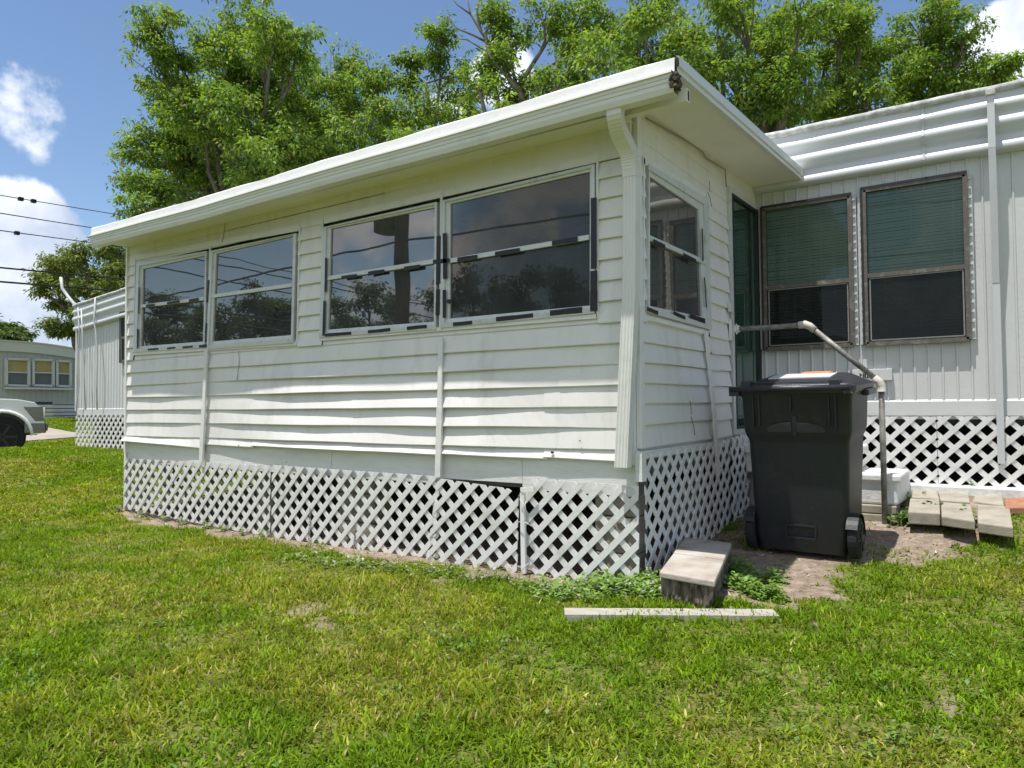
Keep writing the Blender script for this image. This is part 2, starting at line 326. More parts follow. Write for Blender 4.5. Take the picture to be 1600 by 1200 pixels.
def ground_mat():
    nt = gm.node_tree; N = nt.nodes; Lk = nt.links; b = N['Principled BSDF']; b.inputs['Roughness'].default_value = .95; b.inputs['Specular IOR Level'].default_value = .15
    tc = N.new('ShaderNodeTexCoord')
    def nz(s, d=6, r=.6):
        n = N.new('ShaderNodeTexNoise'); n.inputs['Scale'].default_value = s; n.inputs['Detail'].default_value = d; n.inputs['Roughness'].default_value = r; Lk.new(tc.outputs['Object'], n.inputs['Vector']); return n.outputs['Fac']
    def rp(f, *st):
        r = N.new('ShaderNodeValToRGB'); Lk.new(f, r.inputs[0])
        while len(r.color_ramp.elements) < len(st): r.color_ramp.elements.new(.5)
        for e, (p, c) in zip(r.color_ramp.elements, st): e.position = p; e.color = (*c, 1)
        return r.outputs[0]
    def mx(f, a, c):
        m = N.new('ShaderNodeMix'); m.data_type = 'RGBA'; Lk.new(f, m.inputs[0]); Lk.new(a, m.inputs[6]); Lk.new(c, m.inputs[7]); return m.outputs[2]
    lawn = rp(nz(30, 8, .75), (.32, (.05, .06, .012)), (.48, (.14, .145, .03)), (.64, (.34, .30, .12)))
    lawn2 = rp(nz(3), (.35, (.06, .10, .018)), (.65, (.12, .17, .035)))
    m0 = N.new('ShaderNodeMix'); m0.data_type = 'RGBA'; m0.inputs[0].default_value = .25; Lk.new(lawn, m0.inputs[6]); Lk.new(lawn2, m0.inputs[7])
    dirt = rp(nz(14, 12, .85), (.32, (.10, .075, .055)), (.47, (.24, .185, .14)), (.58, (.37, .30, .235)), (.74, (.58, .51, .43)))
    at_ = N.new('ShaderNodeAttribute'); at_.attribute_name = 'tint'
    Lk.new(mx(at_.outputs['Fac'], m0.outputs[2], dirt), b.inputs['Base Color'])
    bp = N.new('ShaderNodeBump'); bp.inputs['Strength'].default_value = .8; bp.inputs['Distance'].default_value = .02; Lk.new(nz(45, 8, .7), bp.inputs['Height']); Lk.new(bp.outputs[0], b.inputs['Normal'])
ground_mat(); MT['ground'] = gm
sm_ = soil(X, Y).ravel()
g = arrmesh('ground', np.stack([X, Y, Z], -1).reshape(-1, 3), F, 'ground', cols=np.repeat(sm_[:, None], 3, 1))
g.data.polygons.foreach_set('use_smooth', [True]*len(g.data.polygons)); tag(g, kind='structure')
# concrete drive beyond the pickup
def ghit(u, v, dmax=60):
    r = ray(u, v); d = 12.
    while d < dmax:
        p = CAM+r*d
        if p[2] < gh(p[0], p[1]) and d > 15: break
        d += .1
    return (CAM+r*d)[:2]
DP = [ghit(-250, 690), ghit(40, 690), ghit(126, 683), ghit(150, 681.5), ghit(150, 680), ghit(110, 676), ghit(73, 669), ghit(20, 668), ghit(-250, 668)]
m = MB(); T_ = []
for i in range(1, len(DP)-1):
    a, b, c = DP[0], DP[i], DP[i+1]; n_ = 10
    for p in range(n_+1):
        for q in range(n_+1-p): T_.append(a*(1-(p+q)/n_)+b*(p/n_)+c*(q/n_))
    o0 = len(T_)-(n_+1)*(n_+2)//2; idx = {}; c0 = o0
    for p in range(n_+1):
        for q in range(n_+1-p): idx[p, q] = c0; c0 += 1
    for p in range(n_):
        for q in range(n_-p):
            m.f.append((idx[p, q], idx[p+1, q], idx[p, q+1])); m.sm.append(True)
            if q < n_-p-1: m.f.append((idx[p+1, q], idx[p+1, q+1], idx[p, q+1])); m.sm.append(True)
m.v = [(float(p[0]), float(p[1]), float(gh(p[0], p[1]))+.02) for p in T_]
o = m.build('driveway', 'asphalt'); tag(o, kind='structure')
home = empty('mobile_home', (-3, 4.5, .3), 'long white ribbed metal mobile home behind the porch, banded fascia and tall windows', 'mobile home')
# ------------------------------------------------------------------ porch
porch = empty('enclosed_porch', (-3, 1.3, 0), 'white sided enclosed porch with a long gutter and taped windows, raised over white lattice', 'porch')
XL, XR = -5.975, -.055
LZ = [.70, .79, .929, 1.064, 1.199, 1.331, 1.466, 1.60]
SZ = [1.60, 1.737, 1.868, 2.000, 2.134, 2.266, 2.398, 2.525, 2.63]
def course(m, fr, s0, s1, z0, z1, seed=0, out=.024, amp=.006, flare=0., endflare=0., lip=.012, zt=(0, 0)):
    n = max(2, int(abs(s1-s0)/.12)+1); ts = np.linspace(s0, s1, n)
    def f(p, t):
        w = wob(t*1.3, seed)*amp + (SBULGE(t)*(.016 if z0 < 1.45 else 0) if fr is FRF else 0); e = (t-s0)/(s1-s0)
        k = p[1]; off = {0: .003, 1: out+w+flare+endflare*(1-e)**2, 2: out+w+flare+endflare*(1-e)**2-.002, 3: .0}[k]
        zz = {0: z1, 1: z0+wob(t*.9, seed+5)*.004, 2: z0+wob(t*.9, seed+5)*.004-lip*.5, 3: z0-.001}[k] + (zt[0]*(1-e)+zt[1]*e)*(k > 0)
        return fr(t, off, zz)
    m.extr([(0, 0), (0, 1), (0, 2), (0, 3)], f, ts)
SBULGE = lambda t: 1.3*math.exp(-((t+2.9)/.75)**2)+1.0*math.exp(-((t+1.5)/.5)**2)-.6*math.exp(-((t+4.5)/.5)**2)-.7*math.exp(-(t/.7)**2)
FRF = lambda s, o, z: (s, -o, z)       # front wall frame
FRS = lambda s, o, z: (o, s, z)        # side wall frame
m = MB()
xb1, xb2 = AY(320, 640)[0], AY(688, 640)[0]
for i in range(len(LZ)-1):
    segs = [(XL, xb1, 0), (xb1, AY(505, 600)[0]+(.4 if i % 2 else -.9), 1), (AY(505, 600)[0]+(.4 if i % 2 else -.9)-.03, xb2, 2), (xb2, AY(857, 600)[0]+(i % 3)*.12, 3), (AY(857, 600)[0]+(i % 3)*.12-.03, XR, 4)]
    for a, b, k in segs:
        course(m, FRF, a, b, LZ[i], LZ[i+1], seed=i*1.7+k*0.4, out=.022+(.0025 if k in (2, 4) else 0), amp=.006,
               flare=.006 if i == 0 else 0, endflare=.05 if (i == 0 and k == 0) else 0, zt=(.035, -.01) if (i == 0 and k == 0) else ((.03, .02) if i == 0 else (0, 0)))
xw = [XL, AY(212, 480)[0], AY(468, 450)[0], AY(506, 440)[0], AY(934.5, 380)[0], XR]
for i in range(len(SZ)-1):
    for a, b in ((xw[0], xw[1]), (xw[2], xw[3]), (xw[4], XR)):
        course(m, FRF, a, b, SZ[i], SZ[i+1], seed=i+a, amp=.002)
for a, b in ((xw[1], xw[2]), (xw[3], xw[4])): course(m, FRF, a, b, 1.60, 1.665, seed=3, out=.012, amp=.001)
m.build('front_siding', 'siding', porch)
# header panels over the windows, two laps
for a, b, z0, z1, o in ((XL, AY(352, 350)[0], 2.625, 2.76, .012), (AY(352, 350)[0]-.03, AY(605, 290)[0], 2.625, 2.76, .016), (AY(605, 290)[0]-.02, AY(712, 270)[0], 2.63, 2.78, .012), (AY(712, 270)[0]-.03, 0, 2.635, 2.97, .020),
                      (XL, AY(352, 350)[0], 2.76, 2.97, .006), (AY(352, 350)[0], AY(712, 270)[0], 2.765, 2.97, .009)):
    n = 12; ts = np.linspace(a, b, n); m = MB()
    m.extr([0, 1, 2], lambda p, t: (t, (-.004, -o-.008*abs(wob(t, z0)), -.001)[p], (z1, z0+.004*wob(t*2, o), z0)[p]), ts)
    m.build('header_panel', 'siding', porch)
# skirt boards under the siding
for a, b, z0 in ((XL, xb1-.005, .50), (xb1+.005, AY(517, 700)[0], .50), (AY(517, 700)[0]+.004, xb2, .50), (xb2+.004, -.86, .54), (-.857, -.015, .50)):
    m = MB(); m.box((a, .006, z0), (b, .04, .76)); m.build('skirt_board', 'board', porch)
# corner posts and battens
m = MB(); m.box((-.052, -.028, .70), (-.006, .045, 2.9)); m.box((-.004, .0, .80), (.028, .06, 2.9)); m.build('corner_trim', 'trim', porch, bevel=.003)
m = MB(); m.box((XL-.02, -.03, .60), (XL+.012, .05, 2.84)); m.box((XL-.05, -.01, -.02), (XL-.012, .05, .66)); m.build('corner_trim', 'trim', porch, bevel=.003)
for u0, v0, u1, v1, w in ((324, 548, 316, 722, .055), (690, 527, 686, 745, .05)):
    m = MB(); p, q = AY(u0, v0, -.03), AY(u1, v1, -.03); mid = (p+q)/2+np.array([.008, 0, 0])
    m.bar((p[0], -.032, p[2]), (mid[0], -.036, mid[2]), w*.8, .016, (0, -1, 0)); m.bar((mid[0], -.034, mid[2]), (q[0], -.030, q[2]), w, .02, (0, -1, 0)); m.build('batten', 'trim', porch)
# side wall siding (x = 0)
ywl, ywr = .135, 1.30; yd0 = AX(1134, 300)[1]; yd1 = D-.02
m = MB(); SL = [.806, .948, 1.084, 1.213, 1.341, 1.47, 1.60]
for i in range(len(SL)-1):
    for a, b, k in ((.05, ywr+.05, 0), (ywr+.03, yd0, 1)):
        course(m, FRS, a, b, SL[i], SL[i+1], seed=i*2+k, out=.022+.003*k, amp=.003, zt=(0, .008 if k == 0 else .012))
for i in range(len(SZ)-1):
    course(m, FRS, .045, ywl, SZ[i], SZ[i+1], seed=i, amp=.001)
    course(m, FRS, ywr, yd0, SZ[i], SZ[i+1], seed=i, amp=.002)
course(m, FRS, ywl, ywr, 1.60, 1.665, seed=3, out=.012, amp=.001)
ZS = lambda y: 2.815+(3.093-2.815)*(y/D)     # soffit underside over the side wall
for i, (z0, z1) in enumerate(((2.63, 2.76), (2.76, 2.90), (2.90, 3.2))):
    for a, b, k in ((.05, 1.45, 0), (1.42, yd0, 1)): course(m, FRS, a, b, z0, z1, seed=i+9+k, out=.008, amp=.002, lip=.004)
course(m, FRS, yd0, D, 2.86, 3.2, seed=2, out=.01, amp=.001)
m.build('side_siding', 'siding', porch)
m = MB(); m.box((-.03, .05, .72), (-.002, D, .815)); m.box((-.002, -.02, .735), (.03, yd0, .785)); m.box((.0, -.035, .60), (.045, .03, .772)); m.build('side_skirt_board', 'board', porch)
p, q = AX(1102, 520, .03), AX(1121, 742, .03)
m = MB(); m.bar(p, AX(1114, 640, .04), .05, .014, (1, 0, 0)); m.bar(AX(1114, 640, .04), q, .055, .014, (1, 0, 0)); m.build('batten', 'trim', porch)
for fr_, L in ((lambda u, v: AY(u, v, -.027), (((373, 548), (373, 577)), ((372, 577), (370, 594)), ((352, 340), (350, 362)), ((350, 362), (347, 378)))),
              (lambda u, v: AX(u, v, .026), (((1078, 626), (1080, 648)), ((1080, 651), (1086, 680)), ((1108, 282), (1109, 300)), ((1106, 300), (1112, 322))))):
    for a, b in L: m = MB(); m.tube([fr_(*a), fr_((a[0]+b[0])/2+.7, (a[1]+b[1])/2), fr_(*b)], .0022, 4); m.build('siding_crack', 'caulk', porch)
for u, v, r in ((863, 707, .012), (906, 689, .006), (373, 696, .007), (448, 722, .005)):
    p = AY(u, v, -.031); m = MB(); m.tube([p+np.array([-r, 0, 0]), p, p+np.array([r, 0, .001])], [r*.4, r*.8, r*.3], 6); m.build('puncture', 'caulk', porch)
# inside: floor, ceiling lining, left wall, partition so that the room is closed
m = MB(); m.box((XL+.01, .045, .60), (-.035, D-.01, .72)); m.build('floor', 'room', porch)
m = MB(); m.box((XL-.012, .05, .62), (XL+.02, D-.01, 3.0)); m.build('end_wall', 'siding', porch)
m = MB(); m.add([(XL, .05, .73), (-.04, .05, .73), (-.04, .05, 1.62), (XL, .05, 1.62)], [(0, 1, 2, 3)]); m.add([(-.03, .05, .73), (-.03, yd0, .73), (-.03, yd0, 1.62), (-.03, .05, 1.62)], [(0, 1, 2, 3)]); m.build('wall_lining', 'room', porch)
for x in np.arange(XL+.6, -.3, .62): m = MB(); m.box((x, .05, 2.80), (x+.04, D-.02, 2.86)); m.build('ceiling_joist', 'room', porch)
# ---- roof
YG = -.365; xgl = AY(146, 360, YG)[0]; xgr = AY(1054, 92, YG)[0]
zgt_l, zgt_r = AY(146, 358, YG)[2], AY(1054, 92, YG)[2]
def ztop(x):
    e = (x-xgl)/(xgr-xgl); return zgt_l*(1-e)+zgt_r*e - .012*math.sin(math.pi*min(1, e*1.6))**2
ZH = 3.155   # top of roof against the home
def roofpt(x, y, t):
    e = (y-YG)/(D-YG); return (x, y, ztop(x)*(1-e)+ZH*e-t)
xsr = np.linspace(xgl, xgr+.01, 40); ysr = np.linspace(YG, D-.08, 14)
m = MB(); V = []
for t in (0, .075):
    for x in xsr:
        for y in ysr:
            b = .012*wob(x*2.4+y, y*2)+.010*wob(x*6, 1)*(y < 0) if t == 0 and 0 < y+1 else 0
            V.append(roofpt(x, y, t-b*(t == 0)-.004*(t == 0)))
ny = len(ysr); nn = len(xsr)*ny; Fs = []
for i in range(len(xsr)-1):
    for j in range(ny-1):
        a = i*ny+j; Fs.append((a, a+ny, a+ny+1, a+1))
m.add(V[:nn], Fs, True); m.build('roof_top', 'roofw', porch)
m = MB(); m.add(V[nn:], [f[::-1] for f in Fs]); 
# soffit joints: thin raised seams
so_ = m.build('soffit', 'soffit', porch)
# side edge trim (rake), right and left
for xe, sgn in ((xgr+.012, 1), (xgl-.004, -1)):
    m = MB(); prof = [(0, .0, .012), (1, .018, .008), (2, .018, -.05), (3, .006, -.055), (4, .006, -.082), (5, -.03, -.084)]
    m.extr(prof, lambda p, y: (xe+sgn*p[1], y, roofpt(xe, y, 0)[2]+p[2]), np.linspace(YG-.01, D-.08, 12)); m.build('rake_trim', 'gutter', porch)
# drip edge band + gutter (K profile)
def zg(x): return ztop(x)
m = MB(); prof = [(.03, .014), (-.012, .006), (-.018, -.002), (-.022, -.078), (-.012, -.084)]
m.extr(prof, lambda p, x: (x, YG+p[0]+.004*wob(x*2), zg(x)+p[1]+(.006*wob(x*3.1, 2) if p[1] > 0 else 0)), np.linspace(xgl-.006, xgr+.006, 70)); m.build('drip_edge', 'roofw', porch)
m = MB()
prof = [(.0, -.075), (-.020, -.078), (-.050, -.080), (-.052, -.092), (-.040, -.096), (-.038, -.112), (-.033, -.116), (-.031, -.134), (-.026, -.138), (-.024, -.160), (-.012, -.190), (.055, -.192), (.06, -.1)]
m.extr(prof, lambda p, x: (x, YG+p[0]+.003*wob(x*1.3, 4), zg(x)+p[1]*1.0+.004*wob(x*1.1, 1)-.0*x), np.linspace(xgl+.0, xgr-.0, 60))
gut = m.build('gutter', 'gutter', porch)
m = MB()
for k in range(220):
    a = np.array([xgr+random.uniform(-.015, .022), YG+random.uniform(-.04, .04), zg(xgr)+random.uniform(-.165, -.09)]); s = .0065
    m.hexa([a+np.array(q)*s*random.uniform(.5, 1.3) for q in ((-1,-1,-1),(1,-1,-1),(1,1,-1),(-1,1,-1),(-1,-1,1),(1,-1,1),(1,1,1),(-1,1,1))])
m.build('leaf_clog', 'debris', gut)
# eave beam behind the gutter
m = MB(); zb = 2.865; m.box((.03, -.24, 2.785), (xgr+.02, -.19, 2.86)); m.build('eave_beam', 'soffit', porch)
m = MB(); m.box((xgr+.0205, -.225, 2.795), (xgr+.023, -.205, 2.85)); m.build('beam_slot_shade', 'caulk', porch)  # black plate standing in for the shade inside the slot
m = MB(); m.box((xgl+.03, -.19, 2.832), (.0, .0, 2.84)); m.build('eave_soffit', 'soffit', porch)
# downspout: corrugated elbow then fluted rectangular pipe
xd = (AY(964, 400, -.07)[0]+AY(999, 400, -.07)[0])/2-.005
def rect(c, w, d, tilt=0, sc=1):
    n = 3; out = []
    for (sx, sy) in ((-1, -1), (1, -1), (1, 1), (-1, 1)): out.append((c[0]+sx*w/2*sc, c[1]+sy*d/2*sc*math.cos(tilt), c[2]+sy*d/2*sc*math.sin(tilt)))
    return out
ds = empty('downspout_pivot', (0, 0, 0), None, None); bpy.data.objects.remove(ds)
m = MB(); rs = []; ctl = [(.046, -.338, 2.81), (.040, -.330, 2.765), (.018, -.27, 2.725), (.006, -.20, 2.692), (.010, -.14, 2.655), (.015, -.10, 2.61), (.017, -.08, 2.55), (.017, -.075, 2.47)]
ctl = [np.array(c)+np.array((xd+.02 if 0 else 0, 0, 0)) for c in ctl]; NQ = 46; seg = np.linspace(0, len(ctl)-1.001, NQ)
cp = [ctl[int(t)]*(1-(t-int(t)))+ctl[int(t)+1]*(t-int(t)) for t in seg]; cp = [cp[0]]+[(cp[max(0, k-2)]+cp[max(0, k-1)]+cp[k]+cp[min(NQ-1, k+1)]+cp[min(NQ-1, k+2)])/5 for k in range(1, NQ-1)]+[cp[-1]]
for k in range(NQ):
    tg = cp[min(k+1, NQ-1)]-cp[max(k-1, 0)]; tg /= np.linalg.norm(tg); nn = np.array([0, -tg[2], tg[1]]); nn /= np.linalg.norm(nn); nn = -nn if nn[1] < 0 else nn; sx = np.array([1., 0, 0]); q = 1+(.05 if k % 2 else -.02)*(4 < k < NQ-4)
    rs.append([cp[k]+sx*a*.045*q+nn*b*.034*q for a, b in ((-1, -1), (1, -1), (1, 1), (-1, 1))])
xd = cp[-1][0]; m.rings(rs, cap=False); e_ = m.build('downspout_elbow', 'gutter', porch)
m = MB(); zb0 = AY(975, 730, -.07)[2]; zt0 = 2.50
prof = []; w, d = .086, .066
for k in range(13): prof.append((-w/2+w*k/12, -d/2-(.004 if k % 3 == 1 else 0)))
prof += [(w/2, d/2), (-w/2, d/2)]
xb = -.062
m.rings([[(xd+(p[0]), -.072+p[1], zt0) for p in prof], [(.004+p[0], -.075+p[1], 1.75) for p in prof], [(xb+p[0], -.078+p[1], zb0) for p in prof]], cap=False)
m.build('downspout', 'gutter', porch)
# ---- windows
def qline(P, a, b, k): return P[a]*(1-k)+P[b]*k
def window(name, quad, glassq, rail, n, mats=('alum', 'glassA', 'glassB'), tapes=(), fw=.026, label=None, casing=True):
    """quad/glassq: px corners tl,tr,br,bl -> 3-D on the wall; rail: px ends."""
    fr = (lambda u, v, o: AY(u, v, -o)) if n == 'f' else (lambda u, v, o: AX(u, v, o))
    nrm = (0, -1, 0) if n == 'f' else (1, 0, 0); nv = np.array(nrm, float)
    Q = [fr(u, v, 0) for u, v in quad]; G = [fr(u, v, .006) for u, v in glassq]; Rl = [fr(u, v, .006) for u, v in rail]
    w = bpy.data.objects.new(name, None)
    # outer frame as the window part itself
    m = MB()
    for i in range(4):
        a, b = Q[i], Q[(i+1) % 4]; ga, gb = G[i], G[(i+1) % 4]
        oa, ob = a-nv*.03, b-nv*.03; fa, fb = a+nv*.034, b+nv*.034
        ia, ib = a*.45+ga*.55, b*.45+gb*.55
        m.hexa([oa, ob, ib-nv*.03, ia-nv*.03, fa, fb, ib+nv*.034, ia+nv*.034])
    wo = m.build(name, mats[0], porch)
    if label: wo['label'] = label
    m = MB()
    for i in range(4):
        a, b = Q[i], Q[(i+1) % 4]; ga, gb = G[i], G[(i+1) % 4]
        ia, ib = a*.45+ga*.55, b*.45+gb*.55; 
        m.hexa([ia-nv*.01, ib-nv*.01, gb-nv*.012, ga-nv*.012, ia+nv*.020, ib+nv*.020, gb+nv*.014, ga+nv*.014])
    r0, r1 = Rl; m.bar(r0+nv*.004, r1+nv*.004, .032, .02, nrm); m.build('sash', mats[0], wo)
    def inter(P, Qq, r): return r
    m = MB(); m.add([G[0], G[1], r1, r0], [(0, 1, 2, 3)]); m.build('upper_pane', mats[1], wo)
    m = MB(); m.add([r0, r1, G[2], G[3]], [(0, 1, 2, 3)]); m.build('lower_pane', mats[2], wo)
    if tapes:
        for (u0, v0, u1, v1, th) in tapes:
            m = MB(); a, b = fr(u0, v0, .036), fr(u1, v1, .036); cc_ = (a+b)/2+np.array([0, 0, random.uniform(-.002, .002)]); w_ = th*random.uniform(.85, 1.1)
            m.bar(a, cc_, w_, .0035, nrm); m.bar(cc_, b, w_*random.uniform(.9, 1.12), .003, nrm); m.build('black_tape', 'tape', wo)
    return wo
c2 = lambda x, y: (180+x/4, 300+y/4)
c3 = lambda x, y: (480+x/3.2, 220+y/3.2)
c7 = lambda x, y: (980+x/3.871, 250+y/3.871)
def tp(c, *L): return [(*c(a, b), *c(p, q), t) for a, b, p, q, t in L]
window('window', [c2(150, 447), c2(590, 372), c2(580, 975), c2(135, 1003)], [c2(182, 482), c2(575, 397), c2(560, 935), c2(167, 965)], [c2(165, 716), c2(565, 668)], 'f',
       tapes=tp(c2, (195,712,245,705,.028),(325,695,400,684,.028),(462,680,520,670,.028),(150,595,148,762,.02),(140,855,140,975,.022),(584,550,576,690,.03),(570,820,565,940,.03),(205,985,270,980,.02),(325,978,375,972,.02),(422,972,485,965,.022),(525,965,572,960,.03)), label='far left porch window with strips of black tape on its rails')
window('window', [c2(612, 372), c2(1150, 262), c2(1130, 945), c2(588, 985)], [c2(640, 387), c2(1120, 277), c2(1107, 895), c2(614, 935)], [c2(605, 655), c2(1128, 582)], 'f', label='porch window with clean rails and no tape')
window('window', [c3(93, 436), c3(662, 310), c3(657, 945), c3(75, 985)], [c3(125, 442), c3(645, 335), c3(640, 905), c3(110, 945)], [c3(105, 690), c3(640, 605)], 'f',
       tapes=tp(c3, (172,685,248,675,.032),(305,665,385,652,.032),(485,640,565,628,.032),(95,585,92,755,.025),(87,800,82,975,.025),(90,972,220,962,.028),(305,955,415,943,.028),(500,938,598,928,.03),(658,475,655,715,.034),(655,742,652,870,.034)), label='middle porch window with black and white taped rails')
window('window', [c3(678, 306), c3(1448, 122), c3(1448, 865), c3(676, 938)], [c3(722, 317), c3(1418, 157), c3(1418, 825), c3(718, 890)], [c3(705, 605), c3(1416, 485)], 'f',
       tapes=tp(c3, (752,595,850,580,.034),(940,567,1062,547,.034),(1225,513,1352,492,.034),(1433,285,1433,640,.046),(1433,650,1433,852,.046),(688,462,690,690,.034),(686,745,686,885,.034),(630,606,712,598,.034),(700,800,718,805,.03),(730,917,825,908,.03),(945,892,1130,872,.03),(1215,862,1375,845,.034)), label='large porch window nearest the downspout, taped black along its right side')
window('window', [c7(103, 30), c7(465, 240), c7(487, 1030), c7(100, 925)], [c7(110, 92), c7(420, 300), c7(445, 950), c7(116, 882)], [c7(110, 470), c7(465, 625)], 's', mats=('alum', 'glassA', 'glassA'),
       tapes=tp(c7, (160,492,228,525,.03),(340,575,415,612,.03),(452,415,458,610,.02),(466,710,478,890,.02),(120,900,185,925,.025),(280,925,350,955,.03),(380,945,470,975,.03)), label='side porch window above the stump bench')
# casings round the two pairs and the side window
m = MB()
def cas(fr, L, w=.045):
    for u0, v0, u1, v1 in L: m.bar(fr(u0, v0), fr(u1, v1), w, .012, (0, -1, 0))
f_ = lambda u, v: AY(u, v, -.012)
cas(f_, ((214, 403, 469, 356), (508, 345, 933, 248)), .055)
cas(f_, ((210, 553, 465, 537), (503, 530, 934, 494)), .03)
cas(f_, ((212.5, 404, 210, 553), (469.5, 354, 465.5, 539), (505.5, 343, 502, 531), (934.5, 240, 934.5, 496)), .016)
cas(lambda u, v: AY(u, v, -.02), ((329.5, 385, 326, 547), (691, 300, 689, 516)), .02)
m.build('front_window_casing', 'trim', porch)
m = MB()
for u0, v0, u1, v1, w in ((1003, 250, 1101, 306, .05), (1003, 495, 1105, 521, .03), (1004.5, 248, 1004, 492, .02), (1103, 305, 1107, 520, .03)): m.bar(AX(u0, v0, .012), AX(u1, v1, .012), w, .012, (1, 0, 0))
m.build('side_window_casing', 'trim', porch)
# ---- glazed side door
zd = .82
DQ = [AX(1135, 292, .0), AX(1178, 326, .0)]
y0, y1 = yd0+.0, AX(1185, 500)[1]; ztp0, ztp1 = AX(1135, 292)[2], AX(1178, 326)[2]
y0b = y0+.03
q = [np.array((0, y0, ztp0)), np.array((0, y1, ztp0+.02)), np.array((0, y1+.03, zd)), np.array((0, y0b, zd))]
m = MB(); nv = np.array((1., 0, 0)); ctr = sum(q)/4
for i in range(4):
    a, b = q[i], q[(i+1) % 4]; ia, ib = a+(ctr-a)*np.array((0, .14, .045)), b+(ctr-b)*np.array((0, .14, .045))
    m.hexa([a-nv*.02, b-nv*.02, ib-nv*.02, ia-nv*.02, a+nv*.03, b+nv*.03, ib+nv*.03, ia+nv*.03])
door = m.build('door', 'alum', porch); door['label'] = 'glazed storm door in a grey and black frame'
m = MB(); gq = []
for i in range(4):
    a, b = q[i], q[(i+1) % 4]; k1, k2 = (.14, .045), (.24, .07)
    f1 = lambda p, k: p+(ctr-p)*np.array((0, k[0], k[1]))
    m.hexa([f1(a, k1)-nv*.01, f1(b, k1)-nv*.01, f1(b, k2)-nv*.01, f1(a, k2)-nv*.01, f1(a, k1)+nv*.036, f1(b, k1)+nv*.036, f1(b, k2)+nv*.03, f1(a, k2)+nv*.03]); gq.append(f1(a, k2)+nv*.012)
m.build('door_gasket', 'caulk', door)
m = MB(); m.add(gq, [(0, 1, 2, 3)]); m.build('door_pane', 'glassE', door)
m = MB(); m.box((.0, y1+.05, .8), (.03, D-.0, 3.0)); 
for k in range(13): m.box((.03, y1+.06, .9+k*.15), (.036, y1+.10, .93+k*.15))
m.build('door_jamb', 'trim', porch)
m = MB(); m.box((.026, yd0-.075, 1.83), (.05, yd0-.01, 1.90)); m.box((.05, yd0-.04, 1.80), (.056, yd0-.02, 1.86)); m.build('door_latch', 'alum', porch)
# cable under the side eave
pts = [(1009, 184), (1030, 196), (1060, 213), (1085, 228), (1098, 238), (1103, 247), (1120, 257), (1133, 265), (1134, 280), (1135, 292)]
m = MB(); m.tube([AX(u, v, .03) for u, v in pts], .006, 6); o = m.build('eave_cable', 'cable'); tag(o, 'thin grey cable sagging under the porch side eave above the door', 'cable')
# ------------------------------------------------------------------ lattice
def clip(poly, P):
    out = poly; n = len(P); area = sum(P[i][0]*P[(i+1) % n][1]-P[(i+1) % n][0]*P[i][1] for i in range(n)); sg = 1 if area > 0 else -1
    for i in range(n):
        a, b = P[i], P[(i+1) % n]; inp = out; out = []
        sd_ = lambda p: sg*((b[0]-a[0])*(p[1]-a[1])-(b[1]-a[1])*(p[0]-a[0]))
        for j in range(len(inp)):
            p, q_ = inp[j], inp[(j+1) % len(inp)]; dp, dq = sd_(p), sd_(q_)
            if dp >= 0: out.append(p)
            if (dp > 0) != (dq > 0) and dp != dq: t = dp/(dp-dq); out.append((p[0]+(q_[0]-p[0])*t, p[1]+(q_[1]-p[1])*t))
        if len(out) < 3: return []
    return out
def lattice(name, fr, P, label, zc, sc0=0., h=.148, w=.040, ang=0, group=None, bow=0., par=None):
    """fr(s, off, z); P convex polygon (s,z); zc a height where strips cross"""
    m = MB(); s0 = min(p[0] for p in P); s1 = max(p[0] for p in P); z0 = min(p[1] for p in P); z1 = max(p[1] for p in P)
    cs, sn = math.cos(ang), math.sin(ang); sc = (s0+s1)/2; Lr = (s1-s0+z1-z0)+1
    rot = lambda s, z: (sc+(s-sc)*cs-(z-zc)*sn, zc+(s-sc)*sn+(z-zc)*cs)
    k0 = int(-Lr/h)-2
    for fam, o0, o1 in ((-1, .0, .006), (1, .0065, .0125)):
        for k in range(k0, -k0+1):
            s = sc+sc0+k*h; hw = w/2*math.sqrt(2)
            # strip through (s, zc) with slope fam
            t = Lr; poly = [(s-hw-t, zc-t*fam), (s+hw-t, zc-t*fam), (s+hw+t, zc+t*fam), (s-hw+t, zc+t*fam)]
            poly = [rot(a, b) for a, b in poly]
            c = clip(poly, P)
            if len(c) < 3: continue
            n = len(c); bw = lambda a: bow*math.sin(math.pi*(a-s0)/(s1-s0))
            A = [fr(a, o0+bw(a), b) for a, b in c]; B = [fr(a, o1+bw(a), b) for a, b in c]
            m.add(A+B, [tuple(range(n))[::-1], tuple(range(n, 2*n))]+[(i, (i+1) % n, (i+1) % n+n, i+n) for i in range(n)])
    o = m.build(name, 'lattice', par or porch); return tag(o, label)
LG = 'white lattice skirting panels'
X_ = lambda u, v=760: AY(u, v)[0]
FRL = lambda s, o, z: (s, -.012-o, z)
lattice('lattice_panel', FRL, [(-6.0, .0), (X_(425), -.075), (X_(425), .560), (-6.0, .540)], 'farthest left lattice panel of the porch front, beside the lawn', .515, group=LG)
lattice('lattice_panel', FRL, [(X_(428), -.072), (X_(565), -.075), (X_(688), -.045), (X_(690), .556), (X_(428), .566)], 'long lattice panel under the middle batten of the porch front', .521, group=LG, bow=.012)
lattice('lattice_panel', lambda s, o, z: (s, -.036-o, z), [(X_(672), -.06), (X_(812), -.125), (X_(816), .46), (X_(800), .505), (X_(690), .545)], 'sagging lattice panel of the porch front with a dark gap above it', .475, ang=-.05, group=LG)
lattice('lattice_panel', lambda s, o, z: (s, -.02-o, z), [(X_(818), -.085), (.015, -.04), (.015, .574), (X_(835), .578), (X_(818), .5)], 'lattice panel at the porch front corner below the downspout', .533, group=LG)
